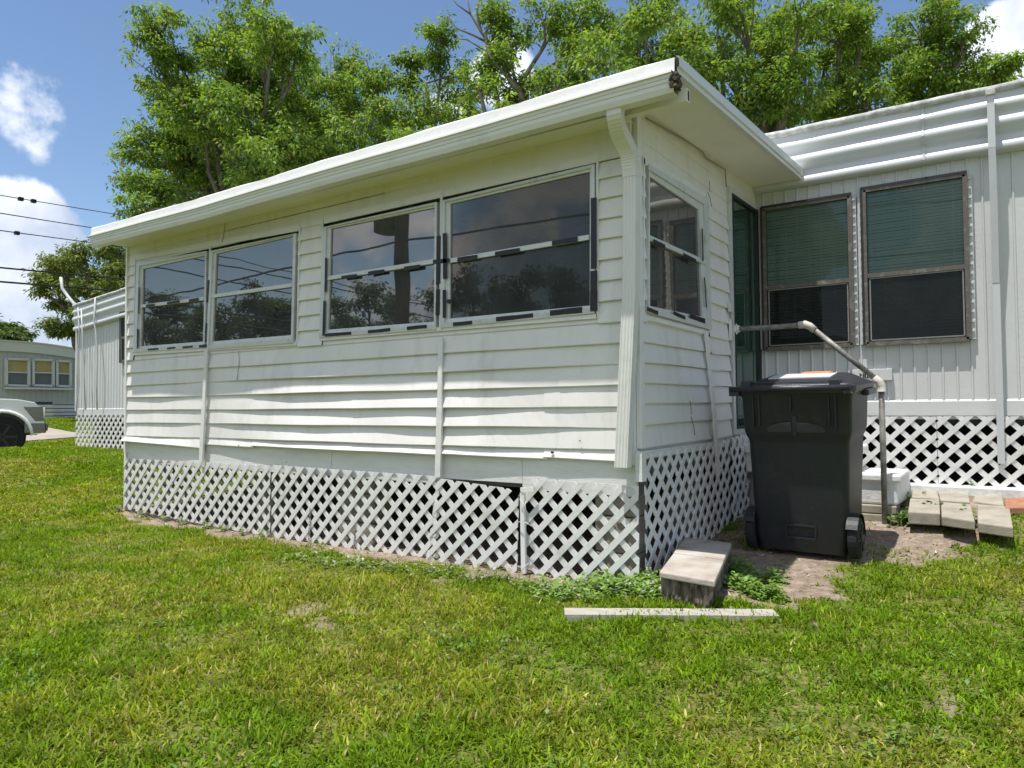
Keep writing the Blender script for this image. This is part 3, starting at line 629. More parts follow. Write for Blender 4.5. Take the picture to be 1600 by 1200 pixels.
m = MB(); a, b = AY(818, 770, -.05), AY(820, 895, -.05); m.bar(a, b, .034, .02, (0, -1, 0)); m.bar(AY(815, 765, -.06), AY(836, 764, -.06), .03, .015, (0, -1, 0)); o = m.build('lattice_stake', 'trim'); tag(o, 'short white stake with wire ties between the two right lattice panels', 'stake')
wt = empty('wire_tie', AY(818, 800, -.08), 'twisted wires tying lattice to the white stake', 'wire')
for (u0, v0, u1, v1) in ((812, 780, 824, 806), (806, 815, 834, 824), (822, 783, 815, 800), (814, 893, 826, 880)): m = MB(); m.tube([AY(u0, v0, -.085), AY((u0+u1)/2+2, (v0+v1)/2-3, -.1), AY(u1, v1, -.085)], .0025, 5); m.build('strand', 'alum', wt)
FRX = lambda s, o, z: (.028+o, s, z)
lattice('lattice_panel', FRX, [(.03, -.03), (.35, -.01), (1.0, .04), (1.70, .09), (1.72, .795), (.03, .765)], 'shaded lattice panel on the porch side behind the stump bench', .735, group=LG)
lattice('lattice_panel', lambda s, o, z: (.05+o, s, z), [(1.66, .085), (2.12, .13), (2.12, .83), (1.66, .80)], 'narrow rear lattice panel of the porch side behind the bin', .765, group=LG)
FRH = lambda s, o, z: (s, D-.03-o, z)
lattice('lattice_panel', FRH, [(.45, .40), (1.42, .40), (1.42, .962), (.45, .962)], 'lattice panel under the mobile home right behind the white steps', .925, par=home)
lattice('lattice_panel', lambda s, o, z: (s, D-.031-o, z), [(1.423, .40), (4.6, .40), (4.6, .965), (1.423, .965)], 'lattice panel under the mobile home behind the brick pavers', .928, .08, par=home)
zl0, zl1 = AY(128, 700, D)[2], AY(124, 647, D)[2]
lattice('lattice_panel', FRH, [(-12.86, zl0-.02), (-6.05, .24), (-6.05, zl1), (-12.86, zl1)], 'lattice under the far left end of the mobile home', zl1-.04, h=.16, w=.045, par=home)
lattice('lattice_panel', lambda s, o, z: (XL-.03-o, s, z), [(.02, -.02), (2.6, .2), (2.6, .56), (.02, .54)], 'lattice panel closing the left end of the porch', .515)
# piers and debris under the porch
def pier(x, y, w, z1, label, mt='conc'):
    m = MB(); z = float(gh(x, y))-.05; n = 3
    for i in range(n):
        a = z+(z1-z)*i/n; b = z+(z1-z)*(i+1)/n-.006; m.box((x-w/2, y-.1, a), (x+w/2, y+.1, b))
    o = m.build('concrete_pier', mt, bevel=.006); return tag(o, label, 'pier', 'block piers under the porch')
pier(X_(540)+.02, .20, .42, .60, 'grey block pier behind the lattice near the middle of the porch')
pier(-.18, .14, .28, .60, 'grey block pier behind the lattice at the front corner')
pier(-3.9, .3, .25, .60, 'block pier behind the left lattice panel')
pier(-.2, 1.3, .25, .60, 'block pier behind the side lattice')
for yb in (.1, 1.2, 2.3): m = MB(); m.box((-5.97, yb, .50), (-.03, yb+.06, .60)); m.build('floor_beam', 'room', porch)
for k, (u, vt, lb) in enumerate(((485, 797, 'short rusty chain hanging through the lattice, left one'), (555, 820, 'short rusty chain hanging through the lattice, right one'))):
    m = MB(); p = AY(u, vt, -.035); n = 11
    for i in range(n):
        c = p+np.array([.003*wob(i, k), -.004*i*.4, -.028*i]); ax = (1, 0) if i % 2 else (0, 1)
        m.tube([(c[0]+ax[0]*.009*math.cos(t), c[1]+ax[1]*.009*math.cos(t), c[2]+.019*math.sin(t)) for t in np.linspace(0, 2*math.pi, 9)], .0028, 5, cap=False)
    o = m.build('chain', 'cable'); tag(o, lb, 'chain', 'chains on the lattice')
# ------------------------------------------------------------------ mobile home
HX0, HX1 = -12.9, 4.6; HB = 6.4
def dz(x): return -np.clip((-x-7.0)/5.9, 0, 1)*.44
def fr_home(x, o, z): return (x, D-o, z)
# ribbed wall
prof = []; x = HX0
while x < HX1:
    for dx, o in ((0, 0), (.062, 0), (.068, .010), (.078, .010), (.084, 0)): 
        if x+dx < HX1: prof.append((x+dx, o))
    x += .1
m = MB(); zlev = [1.09, 1.6, 2.2, 2.8, 3.2]
m.extr(prof, lambda p, z: (p[0], D-p[1]-.003*wob(p[0]*2+z, z), z if z < 3.1 else 3.12+float(dz(p[0]))), zlev); m.build('ribbed_wall', 'homew', home)
m = MB(); ts = np.linspace(HX0, HX1, 60)
m.extr([(.0, 1.10), (.014, 1.085), (.016, .97), (.004, .955), (0, .94)], lambda p, x: (x, D-p[0]-.004*wob(x*3, 1), p[1]), ts); m.build('belly_band', 'homew', home)
fp = [(.0, 3.02), (.085, 3.035), (.092, 3.045), (.088, 3.095), (.060, 3.105), (.058, 3.165), (.072, 3.175), (.066, 3.18), (.100, 3.21), (.112, 3.24), (.104, 3.27), (.078, 3.30), (.074, 3.33), (.100, 3.355), (.108, 3.385), (.098, 3.41), (.076, 3.44), (.072, 3.50)]
m = MB(); m.extr(fp, lambda p, x: (x, D-p[0]-.004*wob(x*1.5, p[1]), p[1]+float(dz(x))+.004*wob(x*2, 3)), np.concatenate([np.linspace(HX0, 1.38, 90), np.linspace(1.384, HX1, 30)]), True)
fas = m.build('fascia', 'fascia', home)
m = MB(); m.extr([(.0, 3.03), (.090, 3.028), (.104, 3.05), (.098, 3.10), (.070, 3.11), (.069, 3.17), (.084, 3.18), (.112, 3.21), (.124, 3.24), (.116, 3.27), (.088, 3.30), (.084, 3.33), (.11, 3.355), (.118, 3.385), (.106, 3.41), (.085, 3.44), (.080, 3.50)], lambda p, x: (x, D-p[0], p[1]), (1.375, 1.392)); m.build('fascia_joint', 'fascia', home)
m = MB(); m.extr([(.06, 3.485), (.098, 3.49), (.110, 3.51), (.105, 3.535), (.05, 3.56), (-.1, 3.575)], lambda p, x: (x, D-p[0]-.006*wob(x*5, 2), p[1]+float(dz(x))+.005*wob(x*7, 1)), np.linspace(HX0-.02, HX1, 160), True); m.build('roof_edge', 'grime', home)
m = MB(); m.extr([(D-.03, 3.56), (D+.9, 3.64), (4.5, 3.68), (HB-.9, 3.64), (HB, 3.56)], lambda p, x: (x, p[0], p[1]+float(dz(x))), np.linspace(HX0, HX1, 40)); m.build('roof', 'roofw', home)
m = MB(); m.add([(HX0, D, .95), (HX0, HB, .95), (HX0, HB, 3.12), (HX0, 4.5, 3.24), (HX0, D, 3.12)], [(0, 4, 3, 2, 1)]); m.add([(HX1, D, .95), (HX1, HB, .95), (HX1, HB, 3.6), (HX1, D, 3.6)], [(0, 1, 2, 3)])
m.add([(HX0, HB, .95), (HX1, HB, .95), (HX1, HB, 3.6), (-7, HB, 3.56), (HX0, HB, 3.12)], [(0, 1, 2, 3, 4)]); m.build('end_and_rear_walls', 'homew', home)
m = MB(); m.box((HX0+.01, D+.01, .90), (HX1-.01, HB-.01, .95)); m.box((HX0+.02, HB-.02, .2), (HX1, HB, .9)); m.box((HX0+.02, D+1.2, .2), (HX0+.05, HB, .9)); m.box((HX0+.05, D+.30, .1), (-6.0, D+.34, .9)); m.build('underbelly_and_shade_sheet', 'dark', home)  # last box: dark sheet added as crawl-space shade behind the left lattice
m = MB(); m.box((.5, D-.14, .2), (4.6, D+.06, .418)); m.build('footing', 'concw', home, bevel=.012)
# corner trims and little details on the far left end
m = MB(); m.box((HX0-.03, D-.03, 1.05), (HX0+.03, D+.03, 3.10)); m.build('corner_trim', 'homew', home)
# windows of the home
def hwin(x0, x1, z0, z1, zr, label, clips=True):
    y = D-.012
    m = MB()
    w = .035
    for a, b in (((x0, z0), (x1, z0)), ((x1, z0), (x1, z1)), ((x1, z1), (x0, z1)), ((x0, z1), (x0, z0))):
        m.bar((a[0], y, a[1]), (b[0], y, b[1]), w, .045, (0, -1, 0))
    wo = m.build('window', 'bronze', home); wo['label'] = label
    m = MB(); m.bar((x0+.015, y-.02, zr), (x1-.015, y-.02, zr), .036, .022, (0, -1, 0)); m.build('meeting_rail', 'bronze', wo)
    m = MB(); a0, a1, b0, b1 = x0+.035, x1-.03, z0+.03, zr-.025
    for a, b in (((a0, b0), (a1, b0)), ((a1, b0), (a1, b1)), ((a1, b1), (a0, b1)), ((a0, b1), (a0, b0))): m.bar((a[0], y-.03, a[1]), (b[0], y-.03, b[1]), .010, .006, (0, -1, 0))
    m.build('screen_frame', 'sashgrey', wo)
    m = MB(); m.add([(x0, y-.012, zr), (x1, y-.012, zr), (x1, y-.012, z1), (x0, y-.012, z1)], [(0, 1, 2, 3)]); m.build('upper_pane', 'glassG', wo)
    m = MB(); m.add([(x0, y-.028, z0), (x1, y-.028, z0), (x1, y-.028, zr), (x0, y-.028, zr)], [(0, 1, 2, 3)]); m.build('lower_pane', 'glassD', wo)
    m = MB(); n = int((z1-z0)/.026)
    for i in range(n):
        z = z0+.01+i*.026; d_ = .0015*math.sin(i*2.1)
        m.add([(x0+.02, y-.001, z+d_), (x1-.02, y-.001, z), (x1-.02, y-.009, z+.021), (x0+.02, y-.009, z+.021+d_)], [(0, 1, 2, 3)])
    m.build('blind', 'blind', wo)
    m = MB(); m.add([(x0, y+.003, z0), (x1, y+.003, z0), (x1, y+.003, z1), (x0, y+.003, z1)], [(0, 1, 2, 3)]); m.build('backing', 'dark', wo)  # near-black panel standing in for the unlit room behind the blind
    m = MB(); m.bar((x0-.02, y-.03, z1+.018), (x1+.015, y-.03, z1+.018), .02, .02, (0, -1, 0)); m.bar((x0-.018, y-.03, z0-.01), (x0-.018, y-.03, z1+.02), .018, .02, (0, -1, 0)); m.build('caulk_line', 'caulk', wo)
    if clips:
        for i in range(17):
            z = z0+.06+i*(z1-z0-.1)/16
            for xx in (x1+.012, x0-.035): m = MB(); m.box((xx, y-.03, z), (xx+.026, y-.012, z+.012)); m.build('frame_clip', 'homew', wo)
        for xx in (x1+.03, x0-.036): m = MB(); m.bar((xx, y-.0, z0), (xx, y-.0, z1), .03, .018, (0, -1, 0)); m.build('side_flange', 'homew', wo)
hwin(.088, .815, 1.575, 2.862, 2.135, 'home window next to the porch corner, half shaded by the porch roof')
hwin(.925, 1.660, 1.575, 2.890, 2.155, 'home window with pale green blind left of the white drain pipe')
hwin(-11.22, -10.4, 1.92, 2.80, 2.36, 'small home window beyond the porch left corner', clips=False)
m = MB(); m.box((HX0+1.2, D-.02, 2.7), (HX0+1.25, D-.0, 2.75))
# drain pipe over the home wall
xp = AY(1552, 300, D-.13)[0]
m = MB(); pz = [AY(1550, 150, D-.16)[2], 3.0, 2.0, .62]
m.box((xp-.024, D-.185, 3.03), (xp+.024, D-.14, pz[0])); m.hexa([(xp-.024, D-.075, 2.0), (xp+.024, D-.075, 2.0), (xp+.024, D-.03, 2.0), (xp-.024, D-.03, 2.0), (xp-.024, D-.185, 3.035), (xp+.024, D-.185, 3.035), (xp+.024, D-.14, 3.035), (xp-.024, D-.14, 3.035)])
m.box((xp-.022, D-.072, .60), (xp+.026, D-.045, 2.005)); dp = m.build('drain_pipe', 'fascia', home)
m = MB(); m.box((xp-.032, D-.20, pz[0]), (xp+.032, D-.13, pz[0]+.05)); m.build('pipe_cap', 'elbow', dp, bevel=.006)
# straps and cables down the left end of the home
for k, (uu, lb) in enumerate(((((122, 480), (124, 520), (121, 560), (124, 600), (119, 632), (120, 650)), 'white cable hanging loosely at the far left corner of the home'),
                              (((149, 465), (147, 500), (150, 520), (152, 560), (151, 600), (152, 640)), 'white strap hanging down the home wall beyond the porch'),
                              (((127, 482), (129, 530), (131, 580), (134, 640)), 'grey cable beside the far left corner of the home'))):
    m = MB(); m.tube([AY(u, v, D-.10-.02*k) for u, v in uu], .016 if k == 1 else .012, 6); o = m.build('hanging_cable', 'fascia'); tag(o, lb, 'cable')
m = MB(); m.tube([PD(95, 433, 16), PD(97, 450, 16), PD(106, 463, 15.9), PD(122, 482, 15.8), PD(124, 500, 15.75)], .032, 8); o = m.build('service_mast', 'fascia'); tag(o, 'bent white pipe mast sticking up at the left end of the home', 'pipe')
# house number
zt_, zb_ = AY(1364, 577, D)[2], AY(1364, 595, D)[2]; xa, xb_ = AY(1333, 586, D)[0], AY(1395, 586, D)[0]
m = MB(); m.box((xa, D-.045, zb_), (xb_, D-.012, zt_)); pl = m.build('number_plaque', 'homew', bevel=.004); tag(pl, 'small white plaque with black number tiles under the home windows', 'house number')
def text(s, size, loc, m, parent, rot=(R(90), 0, 0), name='numeral'):
    cu = bpy.data.curves.new(name, 'FONT'); cu.body = s; cu.size = size; cu.align_x = 'CENTER'; cu.align_y = 'CENTER'; cu.extrude = .0005
    t = bpy.data.objects.new(name, cu); COL.objects.link(t); dg = bpy.context.evaluated_depsgraph_get(); me = bpy.data.meshes.new_from_object(t.evaluated_get(dg)); bpy.data.objects.remove(t)
    me.materials.clear(); me.materials.append(MT[m]); o = bpy.data.objects.new(name, me); COL.objects.link(o); o.location = loc; o.rotation_euler = rot; o.parent = parent; o.matrix_parent_inverse = wm(parent).inverted()
for i, ch in enumerate('211'):
    cx = AY(1346.5+i*7.4, 587, D-.046)[0]; cz = (zt_+zb_)/2-.003; m = MB(); m.box((cx-.0165, D-.049, cz-.020), (cx+.0165, D-.0452, cz+.020)); m.build('number_tile', 'numtile', pl); text(ch, .05, (cx, D-.0505, cz), 'numwhite', pl)
# ------------------------------------------------------------------ handrail
yr = 1.93; hr = empty('handrail', (0, yr, 1.7), 'galvanised pipe handrail from the porch wall down to the ground beside the bin', 'handrail')
A0 = AY(1137, 515, yr); A0[0] = .03; A1 = AY(1262, 507, yr); A2 = AY(1377, 599, yr); A3 = AY(1383, 818, yr)
m = MB(); m.tube([A0, A0*.5+A1*.5+np.array([0, 0, -.004]), A1], .021, 12); m.build('top_rail', 'galv', hr)
m = MB(); d_ = (A2-A1); m.tube([A1+d_*.04, A2-d_*.03], .021, 12); m.build('sloping_rail', 'galv', hr)
m = MB(); m.tube([A2+np.array([0, 0, -.02]), (A2+A3)/2, A3+np.array([0, 0, -.05])], .021, 12); m.build('post', 'galv', hr)
m = MB(); m.tube([A1+np.array([-.07, 0, -.001]), A1+np.array([-.062, 0, 0]), A1+np.array([-.02, 0, .002]), A1+d_*.03, A1+d_*.10], [.027, .029, .031, .030, .028], 12); m.build('elbow_fitting', 'elbow', hr)
m = MB(); m.tube([A2-d_*.09, A2-d_*.03, A2+np.array([0, 0, -.02]), A2+np.array([0, 0, -.055]), A2+np.array([0, 0, -.06]), A2+np.array([0, 0, -.066])], [.027, .030, .031, .028, .033, .033], 12); m.build('elbow_fitting', 'elbow', hr)
m = MB(); m.tube([(.026, yr, A0[2]), (.036, yr, A0[2])], .045, 16); m.tube([(.036, yr, A0[2]), (.06, yr, A0[2])], .029, 14); m.box((.022, yr-.16, A0[2]-.10), (.030, yr-.09, A0[2]+.07)); m.build('wall_flange', 'trim', hr)
m = MB(); c = A3.copy()
for i in range(14):
    a = i/14*6.283; 
m.rings([[(c[0]+.11*math.cos(a)*(1+.2*wob(a*2)), c[1]+.10*math.sin(a), c[2]-.06) for a in np.linspace(0, 6.283, 13)[:-1]], [(c[0]+.085*math.cos(a)*(1+.25*wob(a*2)), c[1]+.07*math.sin(a), c[2]-.005) for a in np.linspace(0, 6.283, 13)[:-1]]]); m.build('concrete_foot', 'conc', hr)
# ------------------------------------------------------------------ steps, pavers
st = empty('concrete_steps', (.9, 2.3, .2), 'white painted concrete steps behind the bin leading to the porch door', 'steps')
def slabx(m, x0, x1, y0, y1, z0, z1, j=.0): m.box((x0, y0, z0), (x1, y1, z1))
xs_a, xs_b = AY(1425, 735, 2.16)[0], 0.06
zs1 = .53
m = MB(); m.hexa([(.62, 2.02, .30), (1.20, 2.02, .30), (1.23, 2.56, .30), (.62, 2.56, .30), (.62, 2.02, .50), (1.20, 2.02, .50), (1.23, 2.56, .50), (.62, 2.56, .50)]); m.box((.60, 2.0, .47), (1.225, 2.57, .535)); m.build('lower_step', 'concw', st, bevel=.018)
m = MB(); m.box((.06, 2.02, .5), (.88, 2.55, .69)); m.box((.05, 2.0, .66), (.93, 2.56, .735)); m.build('upper_step', 'concw', st, bevel=.018)
m = MB(); m.box((.5, 1.98, .235), (1.19, 2.5, .297)); m.box((.5, 1.97, .14), (1.185, 2.5, .23)); m.build('base_slab', 'conc', st, bevel=.008)
# pavers by photo corners of their tops on z=.30
def paver(cs, z, h, label, mt='conc', name='paver'):
    zz0 = (z[0], z[0], z[1], z[1]); P = [at(u, v, 2, zz0[i]) for i, (u, v) in enumerate(cs)]; c = sum(P)/4; m = MB(); zz = [random.uniform(-.004, .004) for _ in P]
    m.hexa([(p[0], p[1], zz0[i]-h) for i, p in enumerate(P)]+[(p[0], p[1], zz0[i]+zz[i]*.6) for i, p in enumerate(P)]); o = m.build(name, mt, bevel=.008); return tag(o, label, 'paver', 'pavers laid beside the steps')
c4_ = lambda x, y: (1330+x/5.926, 650+y/5.926)
paver([c4_(525, 888), c4_(825, 905), c4_(818, 775), c4_(545, 762)], (.298, .342), .085, 'grey paver in the front row next to the white step')
paver([c4_(835, 930), c4_(1145, 970), c4_(1108, 815), c4_(830, 795)], (.288, .335), .065, 'grey paver in the middle of the front row, weeds at its foot')
paver([c4_(1170, 985), c4_(1500, 1030), c4_(1465, 840), c4_(1165, 815)], (.268, .322), .07, 'grey paver at the right end of the front row')
paver([c4_(560, 748), c4_(820, 765), c4_(780, 668), c4_(575, 655)], (.350, .382), .05, 'grey paver in the back row next to the white step')
paver([c4_(825, 775), c4_(1100, 795), c4_(1080, 690), c4_(800, 672)], (.343, .378), .06, 'grey paver in the middle of the back row')
paver([c4_(1120, 785), c4_(1415, 828), c4_(1400, 730), c4_(1150, 700)], (.330, .37), .05, 'grey paver at the right of the back row beside the red brick one')
paver([c4_(1425, 845), c4_(1720, 850), c4_(1720, 745), c4_(1418, 758)], (.325, .362), .05, 'reddish brick paver at the right edge of the paving', 'brick')
# ------------------------------------------------------------------ stump bench + plank
zb1 = .155; S1 = [at(1030, 893, 2, zb1), at(1117, 908, 2, zb1), at(1143, 849, 2, zb1), at(1070, 840, 2, zb1)]
sb = empty('stump_bench', (S1[0][0]+.1, -.1, -.05), 'low bark covered stump topped with stained concrete slabs at the porch corner', 'bench')
for a, b, k in ((0, .49, 0), (.497, 1, 1)):
    m = MB(); P = [S1[0]*(1-a)+S1[3]*a, S1[1]*(1-a)+S1[2]*a, S1[1]*(1-b)+S1[2]*b, S1[0]*(1-b)+S1[3]*b]
    m.hexa([(p[0], p[1], zb1-.035) for p in P]+[(p[0], p[1], zb1+(0, .004)[k]) for p in P]); m.build('top_slab', 'slab', sb, bevel=.008)
C = sum(S1)/4; n = 120; nzl = 12; rg = []
for k in range(nzl):
    z = -.10+(zb1-.036+.10)*k/(nzl-1); ring = []
    for i in range(n):
        t = i/n*4; e = int(t) % 4; f = t-int(t); p = S1[e]*(1-f)+S1[(e+1) % 4]*f; d0 = p-C
        r = .93+.12*(vnoise(i*.7, k*.10, 1.3, 8)-.5)+.07*(vnoise(i*1.7, k*.6, 1.3, 9)-.5)-.09*(1-k/nzl)
        ring.append((C[0]+d0[0]*r, C[1]+d0[1]*(1-(1-r)*.45), z))
    rg.append(ring)
m = MB(); m.rings(rg, smooth=False); m.build('stump', 'bark', sb)
pa, pb = at(882, 955, 2, .004), at(1212, 957, 2, .004); dv = (pb-pa)/np.linalg.norm(pb-pa); nv = np.array([-dv[1], dv[0], 0])
m = MB(); ks = np.linspace(0, 1, 14); L_ = np.linalg.norm(pb-pa); rs = []
for k in ks:
    c = pa+(pb-pa)*k; w0 = .06+.004*wob(k*9); rs.append([c-nv*w0+np.array([0, 0, -.045]), c-nv*w0+np.array([0, 0, 0]), c+nv*.05+np.array([0, 0, .004]), c+nv*.05+np.array([0, 0, -.045])])
m.rings(rs); o = m.build('wood_plank', 'plank'); tag(o, 'weathered grey plank lying in the grass in front of the stump bench', 'plank')
o.data.transform(Matrix.Translation(Vector(-pa))); o.location = Vector(pa)
# ------------------------------------------------------------------ wheeled bin
BX, BY = .735, .93; BZ = float(gh(BX, BY+.3))-.005
bn = empty('wheeled_bin', (BX, BY, BZ+.0), 'large dark wheeled rubbish bin with a domed lid standing by the handrail', 'bin')
def rrect(w, d, z, r, yo=0, n=5, xo=0):
    P = []
    for cx, cy, a0 in ((w/2-r, -r*0+r, -90), (w/2-r, d-r, 0), (-w/2+r, d-r, 90), (-w/2+r, r, 180)):
        for i in range(n): a = R(a0+90*i/(n-1)); P.append((cx+r*math.cos(a)+xo, cy+r*math.sin(a)+yo, z))
    return P
MBW = Matrix.Translation((BX, BY, BZ)) @ Matrix.Rotation(R(-1.0), 4, 'Z') @ Matrix.Rotation(R(3.2), 4, 'X')
def bpart(m, name, mt, parent, bevel=0):
    m.v = [tuple(MBW @ Vector(p)) for p in m.v]; return m.build(name, mt, parent, bevel)
m = MB()
m.rings([rrect(.55, .46, .02, .05, .03), rrect(.60, .49, .12, .05, .015), rrect(.615, .52, .40, .05, .008), rrect(.640, .56, .74, .05, .0), rrect(.645, .565, .765, .05, -.002), rrect(.670, .59, .795, .045, -.016), rrect(.685, .605, .83, .045, -.024), rrect(.70, .63, 1.05, .045, -.03), rrect(.715, .65, 1.065, .045, -.04), rrect(.72, .66, 1.105, .045, -.042)], smooth=True)
body = bpart(m, 'body', 'bin', bn)
mod = body.modifiers.new('es', 'EDGE_SPLIT'); mod.split_angle = R(50)
for a0, a1 in ((-.175, -.02), (.012, .19)):
    m = MB(); xs_ = np.linspace(a0, a1, 9); top_ = [.825+.065*math.sqrt(max(0, 1-((x-.0)/.20)**2)) for x in xs_]
    m.add([(x, -.030, .822) for x in xs_]+[(x, -.0325, t) for x, t in zip(xs_, top_)], [(i, i+1, i+10, i+9) for i in range(8)]); bpart(m, 'embossed_panel', 'binlid', bn)
for x, l in ((-.265, .21), (-.225, .20), (-.02, .10), (.215, .20), (.255, .22)): m = MB(); m.box((x-.006, -.045, 1.06-l), (x+.006, -.022, 1.08)); bpart(m, 'rib', 'bin', bn, .003)
m = MB(); m.box((-.014, -.034, .80), (.014, -.018, .93)); bpart(m, 'rib', 'bin', bn)
m = MB()
for a, b in (((-.08, .115), (.10, .115)), ((.10, .115), (.105, .20)), ((.105, .20), (-.085, .20)), ((-.085, .20), (-.08, .115))): m.bar((a[0], .012, a[1]), (b[0], .010, b[1]), .012, .012, (0, -1, 0))
bpart(m, 'grip_recess', 'bin', bn)
# lid
m = MB()
LD = [rrect(.745, .70, 1.08, .05, -.06), rrect(.765, .72, 1.095, .055, -.07), rrect(.765, .72, 1.122, .055, -.07), rrect(.735, .69, 1.137, .06, -.055), rrect(.69, .64, 1.145, .06, -.02)]
def rise(P, h): return [(x, y, z+h*min(1, max(0, (y+.0)/.35))) for x, y, z in P]
LD.append(rise(rrect(.55, .48, 1.152, .06, .07), .035)); LD.append(rise(rrect(.48, .40, 1.160, .06, .11), .040))
m.rings(LD, smooth=True); lid = bpart(m, 'lid', 'binlid', bn); mod = lid.modifiers.new('es', 'EDGE_SPLIT'); mod.split_angle = R(22)
m = MB()
for y in (-.01, .02): m.box((-.30, y, 1.143), (.27, y+.014, 1.157))
for x in (-.30, .26): m.box((x-.03, -.085, 1.10), (x+.03, .03, 1.168))
m.box((.355, .30, 1.045), (.40, .60, 1.088)); m.box((-.40, .30, 1.045), (-.355, .60, 1.088))
bpart(m, 'lid_hinge', 'binlid', bn, .006)
m = MB(); m.tube([(-.40, -.095, 1.115), (.36, -.095, 1.115)], .019, 12); m.box((-.405, -.10, 1.07), (-.34, -.04, 1.125)); m.box((.315, -.10, 1.075), (.36, -.04, 1.125)); bpart(m, 'handle_bar', 'binlid', bn)
m = MB(); m.hexa([(-.20, .115, 1.170), (.20, .115, 1.170), (.20, .34, 1.1965), (-.20, .34, 1.1965), (-.20, .115, 1.180), (.20, .115, 1.180), (.20, .34, 1.2025), (-.20, .34, 1.2025)]); bpart(m, 'lid_label', 'wlabel', bn)
m = MB(); m.hexa([(-.04, .342, 1.19), (.15, .342, 1.19), (.15, .48, 1.19), (-.04, .48, 1.19), (-.04, .342, 1.207), (.15, .342, 1.207), (.15, .48, 1.212), (-.04, .48, 1.212)]); bpart(m, 'warning_label', 'orange', bn)
for sx in (-1, 1):
    wx = sx*.325; wy = .10; wz = .13; m = MB(); rs = []
    for (ox, r) in ((-.03, .118), (-.026, .13), (.0, .134), (.026, .13), (.03, .118)): rs.append([(wx+ox, wy+r*math.cos(a), wz+r*math.sin(a)) for a in np.linspace(0, 2*math.pi, 29)[:-1]])
    m.rings(rs, smooth=False); wh = bpart(m, 'wheel', 'rubber', bn)
    m = MB(); xo = wx+sx*.031
    m.tube([(xo-.01, wy, wz), (xo+.012*sx, wy, wz)], .028, 12)
    for k in range(6): a = k*math.pi/3; m.bar((xo, wy, wz), (xo, wy+.10*math.cos(a), wz+.10*math.sin(a)), .014, .006, (sx, 0, 0))
    m.tube([(xo, wy+.10*math.cos(a), wz+.10*math.sin(a)) for a in np.linspace(0, 2*math.pi, 25)], .006, 5, cap=False); bpart(m, 'hub', 'bin', wh)
    m = MB(); m.extr([0, 1], lambda p, a: (wx+(-.035, .035)[p], wy+.155*math.cos(a), wz+.158*math.sin(a)), np.linspace(R(-5), R(150), 14)); bpart(m, 'wheel_arch', 'bin', bn)
m = MB(); m.tube([(-.32, .10, .13), (.32, .10, .13)], .012, 8); bpart(m, 'axle', 'galv', bn)
# plastic sheeting and wires behind the bin
m = MB(); rs = []
for k in range(9):
    z = .12+.5*k/8; rs.append([(.10+.12*math.cos(a)+.02*wob(a*3+k*.6, k), 2.22+.07*math.sin(a)+.015*wob(a*5, k), z) for a in np.linspace(0, 2*math.pi, 17)[:-1]])
m.rings(rs, smooth=True); o = m.build('rolled_sheeting', 'wrap'); tag(o, 'grey crumpled plastic sheeting stood between bin and porch side', 'plastic sheet')
m = MB(); m.box((.03, 2.2, .60), (.30, 2.5, .80)); 
m = MB(); m.tube([AX(1146, 725, .08), AX(1158, 748, .14), AX(1165, 765, .2)], .004, 5); m.tube([AX(1172, 752, .2), AX(1160, 762, .15), AX(1152, 780, .1), AX(1148, 800, .08)], .004, 5); m.tube([AX(1148, 810, .1), AX(1160, 806, .14), AX(1172, 812, .2)], .006, 5)
o = m.build('loose_wire', 'fascia'); tag(o, 'loose white wires curling out between lattice and bin', 'wire')
